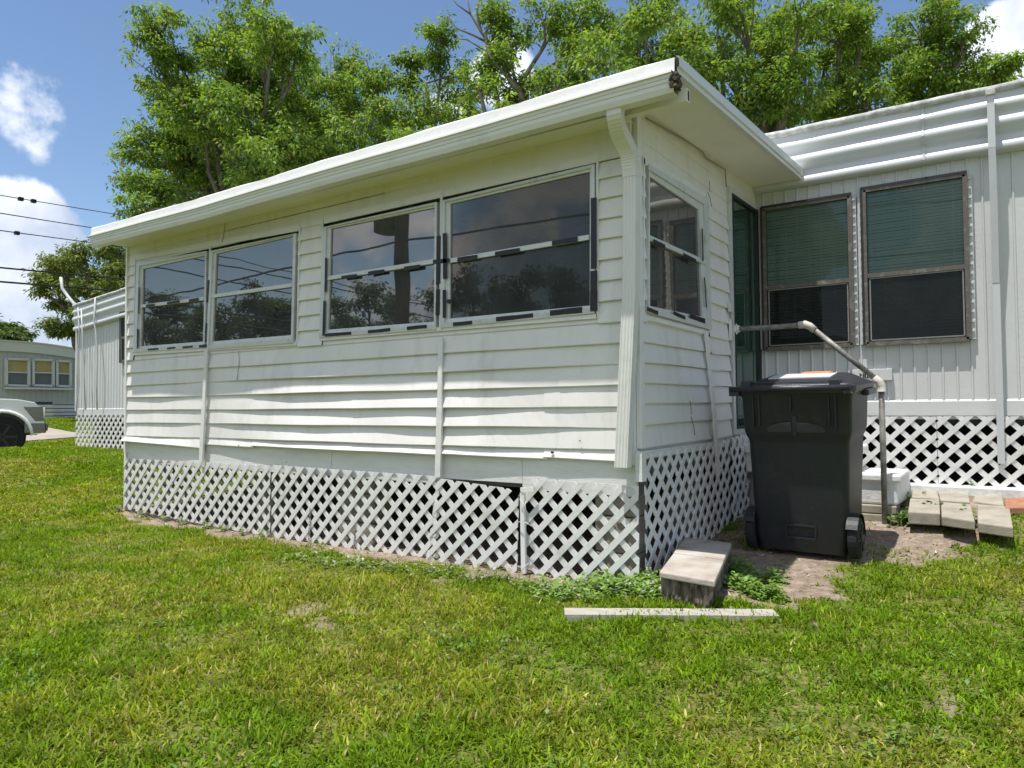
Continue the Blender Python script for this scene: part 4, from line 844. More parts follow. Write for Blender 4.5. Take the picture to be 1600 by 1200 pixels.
# ------------------------------------------------------------------ trees
def tree(name, base, lobes, label, dist, tr=.16, tint=((.10, .20, .03), (.055, .12, .02)), dens=1., leaf=.095, group='trees behind the mobile home', lean=None, bare=(), seed=0, mirror=False, kcat='tree', fork=.45, flat=.75, limbs_vis=True):
    rg_ = np.random.default_rng(seed+11)
    root = empty(name, base, label, kcat, group)
    C = []
    for (u, v, r) in lobes:
        d_ = dist*(1+rg_.uniform(-.10, .10)); p = PD(u, v, d_); rr = r/FPX*d_*rg_.uniform(.92, 1.2)
        if mirror: p = p*np.array([1, -1, 1])
        C.append((p, rr))
    base = np.array(base, float); top = sum(c for c, _ in C)/len(C); zt = max(c[2] for c, _ in C)
    fk = base*.6+top*.4 if fork is None else base*(1-fork)+top*fork; fk = np.array([base[0]*.55+top[0]*.45, base[1]*.55+top[1]*.45, base[2]+(top[2]-base[2])*fork])
    m = MB(); mid = (base+fk)/2+np.array([rg_.uniform(-.1, .1), rg_.uniform(-.1, .1), 0])*2
    pts = [base-np.array([0, 0, .2]), base*.7+mid*.3, mid, fk]; m.tube(pts, [tr*1.4, tr*1.1, tr, tr*.85], 9)
    # two or three main limbs then branches to every lobe
    cl = sorted(range(len(C)), key=lambda i: C[i][0][0]); gs = np.array_split(cl, max(1, min(4, len(C)//3)))
    tufts = []
    for gidx in gs:
        if len(gidx) == 0: continue
        gc = sum(C[i][0] for i in gidx)/len(gidx); low = min(C[i][0][2] for i in gidx); j = fk*.45+gc*.55; j[2] = fk[2]+(max(low, fk[2])-fk[2])*.6+.15*(gc[2]-fk[2])
        k1 = fk*.6+j*.4+rg_.normal(0, .12, 3); m.tube([fk-np.array([0, 0, .1]), k1, j], [tr*.7, tr*.58, tr*.48], 7)
        for i in gidx:
            c, r = C[i]; a = j; L = np.linalg.norm(c-a); m1 = a*.6+c*.4+rg_.normal(0, .07*L, 3); m2 = a*.25+c*.75+rg_.normal(0, .05*L, 3)
            m.tube([a, m1, m2, c], [tr*.40, tr*.28, tr*.19, tr*.10], 6)
            nt_ = int(150*dens*(r/.75)**2*(.13/leaf)**.5)+10
            nb = max(6, nt_//12)
            for b in range(nb):
                dr = rg_.normal(0, 1, 3); dr /= np.linalg.norm(dr); dr[2] *= flat; e = c+dr*r*rg_.uniform(.6, 1.12); s = m2*.3+c*.7 if rg_.random() < .6 else m1*.3+m2*.7
                h = (s+e)/2+rg_.normal(0, .08*r, 3)+np.array([0, 0, .08*r]); m.tube([s, h, e], [tr*.11, tr*.07, .006], 4, cap=False)
                for q_ in range(12):
                    t = rg_.uniform(.5, 1.12); pt = (h*(1-(t-.5)*2)+e*(t-.5)*2) if t > .5 else s*(1-t*2)+h*t*2
                    tufts.append(pt+rg_.normal(0, .10*r+.04, 3)*np.array([1, 1, .7]))
    for (P_, r0) in bare:
        m.tube([PD(u, v, dist) for u, v in P_], [r0*(1-.85*i/(len(P_)-1)) for i in range(len(P_))], 5)
    m.build('trunk', 'trunk', root)
    T = np.array(tufts); nT = len(T); K = 15
    ctr = np.repeat(T, K, 0); n = len(ctr)
    az = rg_.uniform(0, 2*np.pi, n); el = rg_.uniform(-.9, .55, n); rad = rg_.uniform(.03, .20, n)*leaf/.13
    o_ = np.stack([np.cos(az)*np.cos(el), np.sin(az)*np.cos(el), np.sin(el)], 1); P0 = ctr+o_*rad[:, None]
    d_ = o_.copy(); d_[:, 2] -= rg_.uniform(.1, .9, n); d_ += rg_.normal(0, .25, (n, 3)); d_ /= np.linalg.norm(d_, axis=1)[:, None]
    up = rg_.normal(0, .45, (n, 3)); up[:, 2] += 1; w_ = np.cross(d_, up); w_ /= np.linalg.norm(w_, axis=1)[:, None]
    L = (leaf*rg_.uniform(.7, 1.3, n))[:, None]; Wd = L*.21
    nn_ = np.cross(w_, d_)
    V = np.stack([P0, P0+d_*L*.45+w_*Wd+nn_*L*.06, P0+d_*L-nn_*L*.05, P0+d_*L*.45-w_*Wd+nn_*L*.06], 1).reshape(-1, 3)
    F = np.arange(n*4).reshape(-1, 4)
    ct = rg_.random(nT)**1.2; cc = np.clip(np.repeat(ct, K)+rg_.normal(0, .18, n), 0, 1)[:, None]
    col = np.array(tint[1])*(1-cc)+np.array(tint[0])*cc; yl = rg_.random(n) < .03; col[yl] = (.24, .20, .05)
    arrmesh('foliage', V, F, 'leaf', root, np.repeat(col, 4, 0))
    return root
TG = ((.26, .38, .055), (.075, .15, .028))
def gbase(u, d): p = PD(u, 640, d); return (p[0], p[1], .25)
tree('shade_tree', gbase(470, 15.5), [(243,40,34),(235,85,36),(275,95,30),(330,50,42),(390,30,45),(430,60,50),(465,75,34),(360,105,55),(420,120,55),(300,150,40),(300,190,48),(245,235,45),(375,180,60),(450,170,55),(222,290,38),(290,250,55),(350,265,60),(215,325,24),(430,240,55),(490,215,50),(262,300,40),(400,290,50),(330,300,50),(470,270,50),(520,250,45),(310,230,50),(330,190,45),(280,170,42),(265,130,36),(380,330,45)], 'big leafy tree at the left, its crown leaning out over the porch roof', 15.5, tr=.17, tint=TG, dens=1.3, seed=1, fork=.55)
tree('shade_tree', gbase(560, 17), [(510,105,38),(555,95,36),(590,120,30),(530,150,50),(580,170,45),(500,190,40),(545,215,50),(600,215,40),(480,150,30),(520,260,45)], 'middle sized tree between the big left tree and the thin forked one', 17, tr=.18, tint=TG, dens=.9, seed=2)
tree('shade_tree', gbase(665, 15), [(640,98,24),(632,130,28),(690,55,26),(700,100,40),(660,165,45),(720,150,42),(615,180,34),(745,185,40),(640,215,36),(690,205,35)], 'thin tree with forked trunk behind the middle of the porch roof', 15, tr=.13, tint=TG, dens=.75, seed=3)
tree('shade_tree', gbase(800, 14), [(800,45,42),(760,80,40),(850,30,50),(820,120,45),(870,95,50),(900,40,50),(790,165,38),(850,165,42),(910,130,42),(770,20,25),(740,120,35)], 'tree with bare dead branches above the middle of the roof', 14, tr=.17, tint=TG, dens=.7, seed=4,
     bare=[([(800,110),(770,75),(752,50),(735,22),(728,-15)], .05), ([(765,68),(740,55),(715,45),(695,26)], .03), ([(752,50),(745,20),(752,-12)], .03), ([(735,22),(715,8),(700,-10)], .02), ([(790,95),(760,80),(730,62),(705,60)], .03), ([(830,150),(850,110),(880,90),(905,60),(930,50)], .04), ([(820,160),(800,130),(790,100),(800,60)], .05)])
tree('shade_tree', gbase(1000, 13.5), [(960,50,50),(1000,30,50),(1040,60,50),(985,110,42),(940,100,42),(1060,110,50),(1090,40,45),(1100,140,45),(1020,5,45),(1080,175,40),(1120,215,40)], 'tree with pale crooked limbs right behind the porch roof corner', 13.5, tr=.18, tint=TG, dens=.9, seed=5,
     bare=[([(980,190),(1000,140),(1030,115),(1060,95),(1090,88)], .06), ([(1030,115),(1020,80),(1000,50)], .04), ([(900,110),(930,98),(965,100),(985,92)], .035)])
tree('shade_tree', gbase(1180, 14), [(1150,35,50),(1200,30,50),(1140,95,50),(1200,95,55),(1240,70,45),(1180,150,50),(1240,140,50),(1160,200,45),(1225,195,42),(1250,20,45),(1150,-5,40)], 'dense tree behind the sloping edge of the porch roof', 14, tr=.2, tint=TG, dens=1.15, seed=6)
tree('shade_tree', gbase(1330, 14.5), [(1300,30,48),(1340,40,45),(1290,90,50),(1345,100,48),(1300,150,50),(1350,160,42),(1270,195,38),(1320,10,40),(1390,170,36),(1375,70,28)], 'round green tree over the home roof between two taller ones', 14.5, tr=.19, tint=TG, dens=1.0, seed=7)
tree('shade_tree', gbase(1450, 15), [(1440,45,40),(1475,30,42),(1500,60,42),(1420,90,40),(1465,100,48),(1515,110,42),(1555,115,28),(1440,150,42),(1490,145,42),(1530,150,36),(1570,100,16),(1410,135,34),(1480,0,38)], 'tree at the right with one long branch reaching over the home roof', 15, tr=.19, tint=TG, dens=.95, seed=8,
     bare=[([(1560,150),(1575,125),(1590,118),(1610,125)], .03), ([(1575,140),(1590,130),(1620,140)], .02)])
TL = ((.22, .28, .06), (.08, .12, .03))
tree('shade_tree', (*PD(150, 640, 29)[:2], .3), [(95,405,26),(130,395,24),(165,395,24),(195,400,26),(75,430,24),(110,440,32),(150,440,34),(190,440,34),(100,480,24),(85,510,16),(110,515,18),(140,480,30),(65,445,14),(175,470,30),(230,430,30)], 'olive green tree behind the far left end of the home, crossed by the wires', 27, tr=.25, tint=TL, dens=1.0, leaf=.14, seed=9)
tree('shade_tree', (*PD(10, 640, 62)[:2], .3), [(10,518,14),(30,522,12),(-15,515,16),(18,530,14),(-40,520,20)], 'small distant tree top showing over the far home at the left edge', 60, tr=.3, tint=((.10, .16, .04), (.05, .09, .02)), dens=.16, leaf=.45, seed=10, group='distant trees')
# trees and pole standing across the lane behind the viewer: seen in the panes
def row(seed, us, vt, vb, d, **k):
    r_ = np.random.default_rng(seed); L = [(u, r_.uniform(vt, vt+30), r_.uniform(28, 42)) for u in us]+[(u+12, r_.uniform(vb-40, vb), r_.uniform(34, 46)) for u in us]; return L
for k, (u0, vt, d, lb) in enumerate(((740, 430, 17, 'tree across the lane mirrored low in the large pane, left'), (860, 425, 17, 'tree across the lane mirrored low in the large pane, right'), (580, 450, 19, 'tree across the lane mirrored in the middle pane'), (400, 455, 22, 'tree across the lane mirrored in the left panes'), (270, 470, 24, 'tree across the lane mirrored in the far left pane'), (1010, 430, 16, 'tree across the lane beyond the front corner'))):
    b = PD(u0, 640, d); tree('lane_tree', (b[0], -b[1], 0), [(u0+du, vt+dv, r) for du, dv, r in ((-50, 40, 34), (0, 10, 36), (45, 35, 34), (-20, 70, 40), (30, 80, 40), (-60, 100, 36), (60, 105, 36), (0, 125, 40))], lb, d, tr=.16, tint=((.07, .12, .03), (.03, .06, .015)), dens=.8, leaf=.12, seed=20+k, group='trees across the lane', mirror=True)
up_ = PD(628, 640, 13); px, py = up_[0], -up_[1]
pole = empty('utility_pole', (px, py, 0), 'wooden utility pole with transformer mirrored in the middle pane', 'utility pole')
m = MB(); m.tube([(px, py, -.2), (px+.05, py, 9)], [.15, .11], 10); m.build('shaft', 'wood', pole)
m = MB(); m.tube([(px-.32, py, 4.3), (px-.32, py, 5.2)], .26, 14); m.build('transformer', 'carblack', pole)
m = MB(); m.box((px-1.1, py-.06, 7.6), (px+1.1, py+.06, 7.72)); m.build('crossarm', 'wood', pole)
for k, zz in enumerate((4.1, 5.0, 6.2)):
    m = MB(); m.tube([(px+x, py-.0, zz-.35*math.sin(math.pi*(x+24)/24)*(1 if x < 0 else -1)*1.0) for x in np.linspace(-24, 24, 25)], .02, 5); o = m.build('pole_wire', 'wire'); tag(o, ('lowest', 'middle', 'highest')[k]+' service wire on the pole across the lane', 'wire', 'wires across the lane')
# overhead wires in the left sky
for k, (u0, v0, u1, v1, r_) in enumerate(((0, 305, 200, 338, .011), (0, 333, 145, 356, .013), (0, 360, 142, 379, .013), (0, 418, 200, 437, .022), (0, 440, 200, 456, .024))):
    d0, d1 = 17., 22.; A = PD(u0, v0, d0); B = PD(u1, v1, d1); dv_ = B-A; pts = []
    for t in np.linspace(-3.5, 4.5, 33): p = A+dv_*t; pts.append(p+np.array([0, 0, .0-.012*dv_[0]**2*0*(t*(1-t))]))
    m = MB(); m.tube(pts, r_, 5)
    o = m.build('overhead_wire', 'wire'); tag(o, ('topmost thin wire across the left sky, with two small clips', 'second wire from the top in the left sky', 'third wire from the top in the left sky, with one clip', 'fourth wire down, thick, crossing the olive tree', 'lowest and thickest wire, just above the home roof')[k], 'wire', 'overhead wires')
    for t in {0: (.13, .215), 2: (.15,)}.get(k, ()):
        p = A+dv_*t; m = MB(); m.box(p-np.array([.05, .05, .05]), p+np.array([.05, .05, .03])); m.build('wire_clip', 'wire', o)
# ------------------------------------------------------------------ far home
XF = -30.
def AF(u, v): return at(u, v, 0, XF)
fy0, fy1 = AF(-230, 600)[1], AF(150, 600)[1]
fh = empty('far_mobile_home', (XF-3, (fy0+fy1)/2, .28), 'grey mobile home across the drive with a three pane bay window and yellow shades', 'mobile home')
zr0 = AF(0, 531)[2]; zr1 = AF(126, 546)[2]
FZ = .72; ZK = AF(100, 632)[2]; prof = []; y = fy0
while y < fy1: prof += [(y, 0), (y+.13, 0), (y+.14, .02), (y+.16, .02), (y+.17, 0)]; y += .2
m = MB(); m.extr(prof, lambda p, z: (XF+p[1], p[0], z), (ZK, zr0-.25)); m.build('ribbed_wall', 'bluegrey', fh)
def zrf(y): t = (y-AF(20, 600)[1])/(AF(126, 600)[1]-AF(20, 600)[1]); return zr0-.02 - max(0, t)**2*(zr0-zr1)
yy = np.linspace(fy0, fy1+.3, 30)
m = MB(); m.extr([(.04, -.42), (.10, -.40), (.10, -.05), (.16, -.02), (.16, .02), (-.2, .03), (-9, .06)], lambda p, y: (XF+p[0], y, zrf(y)+p[1]), yy); m.build('roof_band', 'farwhite', fh)
m = MB(); m.box((XF-9, fy1-.05, .5), (XF-.01, fy1, zrf(fy1))); m.box((XF-9, fy0, .5), (XF-.01, fy0+.05, zr0)); m.build('side_walls', 'bluegrey', fh)
for k in range(4): m = MB(); m.box((XF+.01, AF(83, 640)[1], FZ+k*(ZK-FZ)/4), (XF+.05, fy1, FZ+k*(ZK-FZ)/4+(ZK-FZ)*.2)); m.build('skirt_plank', 'farwhite', fh)
m = MB(); m.box((XF-.02, fy0, .4), (XF+.005, fy1, ZK)); m.build('skirt_gap_shade', 'dark', fh)  # dark sheet standing in for the shade between the skirt planks
for i, (ua, ub, vt0, vt1, vb0, vb1) in enumerate(((8, 43, 561, 562, 602, 603), (50, 81, 562, 563, 602, 603), (87, 108, 564, 565, 603, 604))):
    P = [AF(ua, vt0), AF(ub, vt1), AF(ub, vb1), AF(ua, vb0)]; nx_ = np.array([1., 0, 0]); m = MB()
    for a in range(4): m.bar(P[a]+nx_*.02, P[(a+1) % 4]+nx_*.02, .08, .14, (1, 0, 0))
    wo = m.build('window', 'farwhite', fh)
    mid0, mid1 = (P[0]+P[3])/2, (P[1]+P[2])/2
    m = MB(); m.bar(mid0+nx_*.04, mid1+nx_*.04, .05, .08, (1, 0, 0)); m.build('meeting_rail', 'farwhite', wo)
    m = MB(); m.add([p+nx_*.05 for p in (P[0], P[1], mid1, mid0)], [(0, 1, 2, 3)]); m.build('shade', 'curtain', wo)
    m = MB(); m.add([p+nx_*.05 for p in (mid0, mid1, P[2], P[3])], [(0, 1, 2, 3)]); m.build('pane', mat('far_screen', (.16, .17, .175), .5, .4), wo)
m = MB(); a, b = AF(5, 606), AF(110, 606); m.box((XF, a[1], a[2]-.05), (XF+.25, b[1], a[2]+.03)); m.build('bay_sill', 'farwhite', fh)
# steps in front of it
p0, p1 = at(70, 633, 0, XF+1.5), at(84, 633, 0, XF+1.5)
m = MB()
for k in range(4): m.box((XF+.4, p0[1]-.3, FZ+k*.15), (XF+1.5, p1[1], FZ+k*.15+.12))
fs = m.build('entry_steps', 'farwhite'); tag(fs, 'small white slatted stair box beside the far grey home', 'steps')
m = MB(); m.box((XF+.45, p0[1]-.28, FZ+.58), (XF+1.45, p1[1]-.02, FZ+.68)); m.build('mat', 'carblack', fs)
# ------------------------------------------------------------------ pickup (local: +x forward, y left, z up)
def carpart(m, name, mt, parent, M_, bevel=0): m.v = [tuple(M_ @ Vector(p)) for p in m.v]; return m.build(name, mt, parent, bevel)
dT = 15.0; fp_ = PD(71, 690, dT)
dirx = np.array([.36, .93]); dirx /= np.linalg.norm(dirx); angT = math.atan2(dirx[1], dirx[0])
sc_ = 1.03
MC = Matrix.Translation((fp_[0], fp_[1], float(gh(fp_[0]-1, fp_[1]))+.0)) @ Matrix.Rotation(angT, 4, 'Z') @ Matrix.Scale(sc_, 4) @ Matrix.Translation((-.02, 1.0, 0))
tk = empty('pickup_truck', MC.translation, 'white pickup truck nosing in from the left edge, dark wheels', 'pickup truck')
def side(y, pts): return [(x, y, z) for x, z in pts]
# silhouette with wheel arch, outer side at y=-1.0 (towards the viewer)
top = [(0, .62), (-.02, .80), (-.06, .95), (-.16, 1.06), (-.45, 1.12), (-1.35, 1.16), (-1.55, 1.20), (-2.25, 1.78), (-3.6, 1.80), (-3.75, 1.25), (-5.5, 1.22), (-5.55, .6)]
arch = lambda cx: [(cx-.47*math.cos(a)*-1, .40+.48*math.sin(a)) for a in np.linspace(0, math.pi, 13)]
bot = [(-5.5, .45), (-4.75, .42)]+[(x, z) for x, z in reversed(arch(-4.25))]+[(-3.7, .36), (-1.5, .36)]+[(x, z) for x, z in reversed(arch(-.70))]+[(-.20, .42), (-.06, .45)]
sil = top+bot; m = MB()
rs = []
for y, s in ((-.93, .975), (-1.0, 1.0), (-1.0, 1.0), (1.0, 1.0), (.93, .975)): pass
m.rings([side(-1.0, sil), side(-.985, sil)], cap=True); m.rings([side(.985, sil), side(1.0, sil)], cap=True)
shell = top; m.rings([[(x-(.02 if False else 0), y, z+.03*(1-(y/1.0)**2)) for x, z in top] for y in np.linspace(-.99, .99, 9)], cap=False)
body = carpart(m, 'body', 'carpaint', tk, MC)
m = MB()
for cx in (-.70, -4.25):
    for y in (-.86, .86):
        m.tube([(cx, y-.13, .40), (cx, y+.13, .40)], .40, 28)
        wv = MB()
    pass
for cx in (-.70, -4.25):
    for y in (-.88, .88):
        sgn = -1 if y < 0 else 1
        w1 = MB(); w1.rings([[(cx+r*math.cos(a), y+oy, .40+r*math.sin(a)) for a in np.linspace(0, 6.2832, 31)[:-1]] for oy, r in ((-.12, .37), (-.10, .40), (.10, .40), (.12, .37))]); wo = carpart(w1, 'wheel', 'rubber', tk, MC)
        w2 = MB(); w2.tube([(cx, y+sgn*.05, .40), (cx, y+sgn*.122, .40)], .07, 12)
        for k in range(6): a = k*math.pi/3; w2.bar((cx, y+sgn*.115, .40), (cx+.25*math.cos(a), y+sgn*.115, .40+.25*math.sin(a)), .05, .012, (0, sgn, 0))
        w2.tube([(cx+.255*math.cos(a), y+sgn*.12, .40+.255*math.sin(a)) for a in np.linspace(0, 6.2832, 29)], .012, 5, cap=False); carpart(w2, 'rim', 'carblack', wo, MC)
m = MB(); m.box((-5.3, -.95, .42), (-.12, .95, .9)); carpart(m, 'chassis', 'carblack', tk, MC)
m = MB(); m.box((-.34, -1.012, .46), (.03, .99, .66)); m.box((-.10, -1.0, .50), (.06, 1.0, .64)); carpart(m, 'bumper', 'chrome', tk, MC, .02)
m = MB(); m.box((-.03, -.62, .68), (.02, .62, 1.0)); carpart(m, 'grille', 'carblack', tk, MC, .02)
for y in (-1.012, .70):
    m = MB(); m.hexa([(-.16, y, .70), (-.005, y, .70), (.005, y+.30, .70), (-.16, y+.30, .70), (-.36, y, .985), (-.03, y, .985), (.015, y+.30, .985), (-.30, y+.30, .985)]); carpart(m, 'headlight', 'chrome', tk, MC, .01)
m = MB()
for y in (-1.004, 1.004): m.tube([(-.70-.50*math.cos(a), y, .40+.50*math.sin(a)) for a in np.linspace(0.1, math.pi-.1, 15)], .035, 6)
carpart(m, 'wheel_arch_trim', 'carpaint', tk, MC)
m = MB(); m.add([(-1.6, -.9, 1.235), (-2.24, -.8, 1.77), (-2.24, .8, 1.77), (-1.6, .9, 1.235)], [(0, 1, 2, 3)]); m.v = [(x+.03, y, z+.035) for x, y, z in m.v]; carpart(m, 'windscreen', 'glassK', tk, MC)
m = MB()
for s in (-1.006, 1.006): m.add([(-1.95, s, 1.30), (-2.35, s, 1.68), (-3.5, s, 1.70), (-3.6, s, 1.30)], [(0, 1, 2, 3)])
carpart(m, 'side_windows', 'carblack', tk, MC)
# ------------------------------------------------------------------ grass
def blades(name, n, xr, yr, dens_fn, L0, L1, w0, w1, seed, tintf=None):
    r_ = np.random.default_rng(seed); x = r_.uniform(*xr, n); y = r_.uniform(*yr, n)
    p = dens_fn(x, y); k = r_.random(n) < p; x, y = x[k], y[k]; n = len(x)
    z = gh(x, y); tall = vnoise(x, y, 2.2, 11)
    L = r_.uniform(L0, L1, n)*(.34+.62*tall); Wd = r_.uniform(w0, w1, n); az = r_.uniform(0, 2*np.pi, n); lean = r_.uniform(.25, 1.45, n); bend = r_.uniform(.1, .8, n)
    dx, dy = np.cos(az), np.sin(az); wa = az+np.pi/2+r_.normal(0, .5, n); wx, wy = np.cos(wa)*Wd/2, np.sin(wa)*Wd/2
    sx = L*.5*np.sin(lean); sz = L*.5*np.cos(lean); l2 = np.minimum(lean+bend, 1.75); ex = sx+L*.5*np.sin(l2); ez = sz+L*.5*np.cos(l2)
    zb = z-.004
    V = np.empty((n, 5, 3), np.float32)
    V[:, 0] = np.stack([x-wx*.8, y-wy*.8, zb], 1); V[:, 1] = np.stack([x+wx*.8, y+wy*.8, zb], 1)
    V[:, 2] = np.stack([x+dx*sx+wx, y+dy*sx+wy, z+sz], 1); V[:, 3] = np.stack([x+dx*sx-wx, y+dy*sx-wy, z+sz], 1); V[:, 4] = np.stack([x+dx*ex, y+dy*ex, np.maximum(z+ez, z+.002)], 1)
    b = np.arange(n)[:, None]*5; F4 = b+np.array([[0, 1, 2, 3]]); F3 = b+np.array([[3, 2, 4]])
    t = r_.random(n)[:, None]; yel = ss(.45, .75, vnoise(x, y, 1.1, 13)*.6+vnoise(x, y, 4, 14)*.4)[:, None]
    g1 = np.array([.09, .17, .008]); g2 = np.array([.19, .30, .014]); yl = np.array([.34, .32, .045]); st_ = np.array([.46, .40, .15])
    c = g1*(1-t)+g2*t; t2 = r_.random(n)[:, None]; c = c*(1-.8*yel*t2)+yl*(.8*yel*t2); dead = (r_.random(n) < .03+.09*yel[:, 0])[:, None]; c = np.where(dead, st_*r_.uniform(.6, 1.1, (n, 1)), c)
    if tintf is not None: c = tintf(c, x, y)
    cl = vnoise(x, y, 13, 17)[:, None]; c = c*r_.uniform(.55, 1.35, (n, 1))*(.72+.6*cl)
    c = c.astype(np.float32)
    return V.reshape(-1, 3), F4, F3, np.repeat(c, 5, 0)
camd = lambda x, y: np.hypot(x-CAM[0], y-CAM[1])
def infr(x, y, mg=.28):
    vx, vy = x-CAM[0], y-CAM[1]; f = vx*FW[0]+vy*FW[1]; s = vx*RT0[0]+vy*RT0[1]; return (f > .6) & (np.abs(s) < f*(.7074+mg)+.9)
def patch(x, y): return .30+.85*ss(.28, .62, vnoise(x, y, 9, 21)*.5+vnoise(x, y, 3.2, 22)*.5)*(1-.75*(segd(x, y) < .075))
def segd(x, y):
    t = np.clip(((x-pa[0])*(pb[0]-pa[0])+(y-pa[1])*(pb[1]-pa[1]))/((pb[0]-pa[0])**2+(pb[1]-pa[1])**2), 0, 1)
    return np.where(np.hypot(x-pa[0]-t*(pb[0]-pa[0]), y-pa[1]-t*(pb[1]-pa[1])-.01) < .055, 0, 1)*np.hypot(x-pa[0]-t*(pb[0]-pa[0]), y-pa[1]-t*(pb[1]-pa[1]))
def dn(near):
    def f(x, y):
        d = camd(x, y); s = soil(x, y); base = (1-s)*patch(x, y)
        base = base*((d >= near[0]) & (d < near[1]))*infr(x, y)
        foot = ((x > -6.05) & (x < .05) & (y > -.02)) | ((y > D-.15) & (x > -13))
        return np.where(foot, 0, np.maximum(base, .16*ss(.55, .75, vnoise(x, y, 4, 31))*s*(y < 2.0)*((d >= near[0]) & (d < near[1]))))
    return f
parts = [blades('a', 560000, (-2.8, 5.2), (-3.7, .8), dn((0, 4.2)), .03, .085, .0045, .0095, 1),
         blades('b', 760000, (-8.2, 7.5), (-3.7, 2.4), dn((4.2, 8.5)), .035, .080, .006, .010, 2),
         blades('c', 420000, (-16.5, -3), (-3.9, 6.0), dn((8.5, 16)), .05, .09, .012, .020, 3),
         blades('d', 220000, (-32, -13), (0, 22), lambda x, y: ((camd(x, y) > 16) & infr(x, y) & (x > XF+.2) & ~((y > D-.2) & (y < 6.5) & (x > -13)))*1.0, .05, .09, .03, .05, 4)]
drv = [tuple(p) for p in DP]
Vs, F4s, F3s, Cs = [], [], [], []; off = 0
for i, (V, F4, F3, c) in enumerate(parts):
    if i == 3:
        bx, by = V.reshape(-1, 5, 3)[:, 0, 0], V.reshape(-1, 5, 3)[:, 0, 1]; k = ~inpoly(bx, by, [tuple(p) for p in drv]); n = k.sum()
        V = V.reshape(-1, 5, 3)[k].reshape(-1, 3); c = c.reshape(-1, 5, 3)[k].reshape(-1, 3); b = np.arange(n)[:, None]*5; F4 = b+np.array([[0, 1, 2, 3]]); F3 = b+np.array([[3, 2, 4]])
    Vs.append(V); F4s.append(F4+off); F3s.append(F3+off); Cs.append(c); off += len(V)
gr = arrmesh('lawn_grass', np.concatenate(Vs), np.concatenate(F4s), 'grassm', cols=np.concatenate(Cs), F3=np.concatenate(F3s))
tag(gr, 'sunlit patchy green lawn in front of the porch', 'grass', kind='stuff')
# weeds: rosettes of rounded leaves
def weeds(name, spots, label, seed=0, tint=((.16, .28, .05), (.07, .16, .03)), leaf=.035, pale=0.):
    r_ = np.random.default_rng(seed+50); Vv = []; cc = []
    for (x, y, r, n) in spots:
        px_ = x+r_.normal(0, r, n); py_ = y+r_.normal(0, r*.8, n)
        for a, b in zip(px_, py_):
            if -6.1 < a < .03 and b > -.03: b = -.04-r_.random()*.1
            z = float(gh(a, b)); hgt = r_.uniform(.01, .09)*(leaf/.035)**.5; k = r_.integers(4, 8)
            for q in range(k):
                az = r_.uniform(0, 6.28); el = r_.uniform(-.2, .9); L = leaf*r_.uniform(.6, 1.3); w_ = L*.33
                d0 = np.array([math.cos(az)*math.cos(el), math.sin(az)*math.cos(el), math.sin(el)]); s0 = np.array([-math.sin(az), math.cos(az), 0]); p = np.array([a, b, z+hgt*r_.random()])+d0*.006
                Vv += [p, p+d0*L*.5+s0*w_, p+d0*L-np.array([0, 0, L*.15]), p+d0*L*.5-s0*w_]
                t = r_.random(); c = np.array(tint[0])*t+np.array(tint[1])*(1-t)
                if r_.random() < pale: c = np.array([.42, .45, .38])
                cc += [c]*4
    n = len(Vv)//4; o = arrmesh(name, np.array(Vv), np.arange(n*4).reshape(-1, 4), 'weedm', cols=np.array(cc)); return tag(o, label, 'weeds', kind='stuff')
W_ = lambda u, v, r, n, z=-.05: (*gz(u, v, z), r, n)
weeds('weed_patch', [W_(890, 935, .10, 70), W_(940, 928, .12, 130), W_(985, 932, .09, 150), W_(1012, 920, .05, 70), W_(860, 920, .1, 50), W_(1020, 945, .04, 60), W_(960, 905, .08, 60)], 'leafy weeds below the corner lattice panel', 1, pale=.08, tint=((.26, .38, .07), (.11, .22, .04)))
weeds('weed_patch', [W_(1160, 925, .07, 90), W_(1185, 938, .06, 60), W_(1150, 905, .07, 50), W_(1205, 920, .05, 40), W_(1210, 945, .04, 30)], 'green weeds growing right of the stump bench', 2, tint=((.26, .38, .07), (.11, .22, .04)))
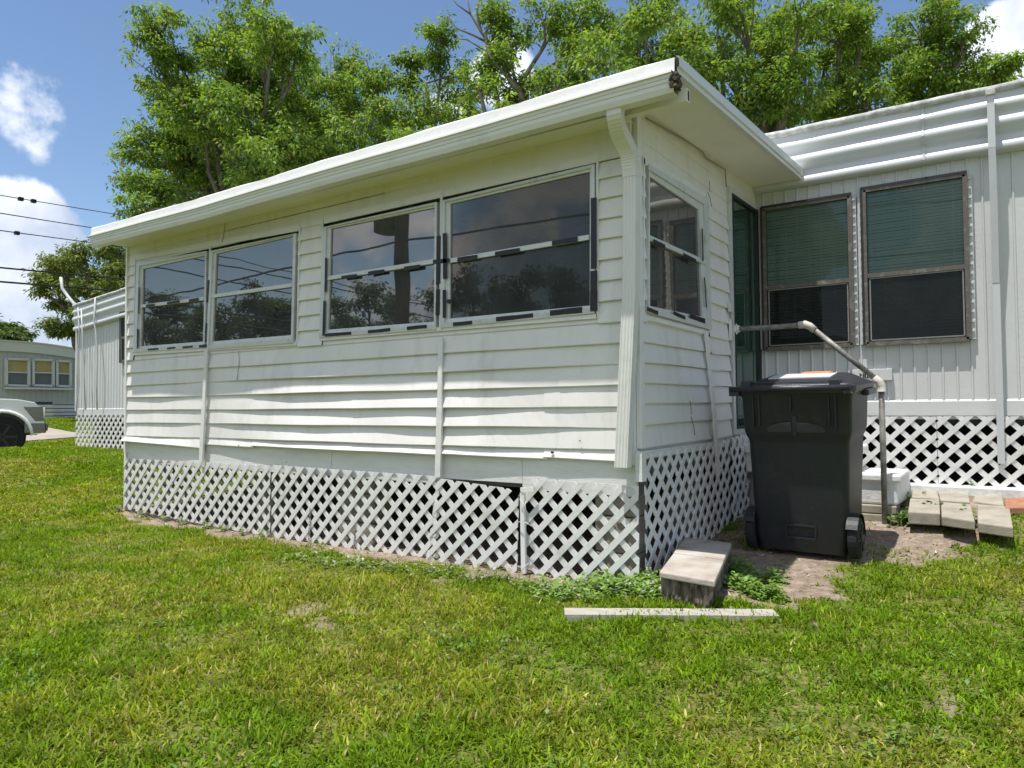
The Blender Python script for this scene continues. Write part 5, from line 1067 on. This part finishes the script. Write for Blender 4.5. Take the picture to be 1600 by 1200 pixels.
weeds('weed_patch', [W_(1400, 812, .05, 30, .15), W_(1420, 826, .05, 40, .15), W_(1455, 820, .05, 50, .17), W_(1500, 828, .05, 50, .17), W_(1480, 805, .03, 20, .28), W_(1365, 815, .04, 30, .15), W_(1515, 790, .03, 15, .26), W_(1530, 775, .03, 12, .3), W_(1570, 772, .05, 16, .31)], 'weeds sprouting around the grey pavers and the rail foot', 3, leaf=.045)
weeds('weed_patch', [W_(u, 872+ (u-450)*.10, .09, 9) for u in range(460, 830, 26)]+[W_(u, 800+(u-190)*.17, .05, 10) for u in range(200, 440, 30)], 'grey green weeds and dry leaves along the foot of the front lattice', 4, tint=((.28, .34, .12), (.12, .17, .05)), pale=.12)
r9 = np.random.default_rng(5); sp = []
for k in range(120):
    d9 = r9.uniform(1.9, 7); u9 = r9.uniform(-50, 1650); p9 = CAM+ray(u9, 640)*d9
    if soil(np.array([p9[0]]), np.array([p9[1]]))[0] < .3 and p9[1] < -.3: sp.append((p9[0], p9[1], .05, int(r9.integers(2, 7))))
weeds('lawn_weeds', sp, 'small broad leaved weeds scattered through the lawn', 9, tint=((.20, .32, .05), (.09, .18, .03)), leaf=.022)
# dry litter
r_ = np.random.default_rng(99); n = 5200; x = r_.uniform(-5, 2.2, n); y = r_.uniform(-.45, 2.3, n); k = (soil(x, y) > .3) & ~((x < .03) & (y > 0)); x, y = x[k], y[k]; n = len(x)
az = r_.uniform(0, 6.28, n); L = r_.uniform(.008, .035, n); w_ = L*r_.uniform(.12, .5, n); z = gh(x, y)+.004+r_.random(n)*.008; tl = r_.normal(0, .3, n)*L
dx, dy = np.cos(az), np.sin(az)
V = np.stack([np.stack([x-dx*L/2, y-dy*L/2, z], 1), np.stack([x-dy*w_/2, y+dx*w_/2, z+.003], 1), np.stack([x+dx*L/2, y+dy*L/2, z+np.abs(tl)], 1), np.stack([x+dy*w_/2, y-dx*w_/2, z+.002], 1)], 1).reshape(-1, 3)
t = r_.random((n, 1)); c = np.array([.34, .26, .18])*t+np.array([.13, .09, .06])*(1-t); c[r_.random(n) < .15] = (.55, .52, .47)
o = arrmesh('leaf_litter', V, np.arange(n*4).reshape(-1, 4), 'debris2', cols=np.repeat(c, 4, 0)); tag(o, 'dry leaves and twigs scattered on the bare soil by the porch', 'leaf litter', kind='stuff')
for o in list(S.objects):
    if o.type == 'EMPTY' and not o.children: bpy.data.objects.remove(o)
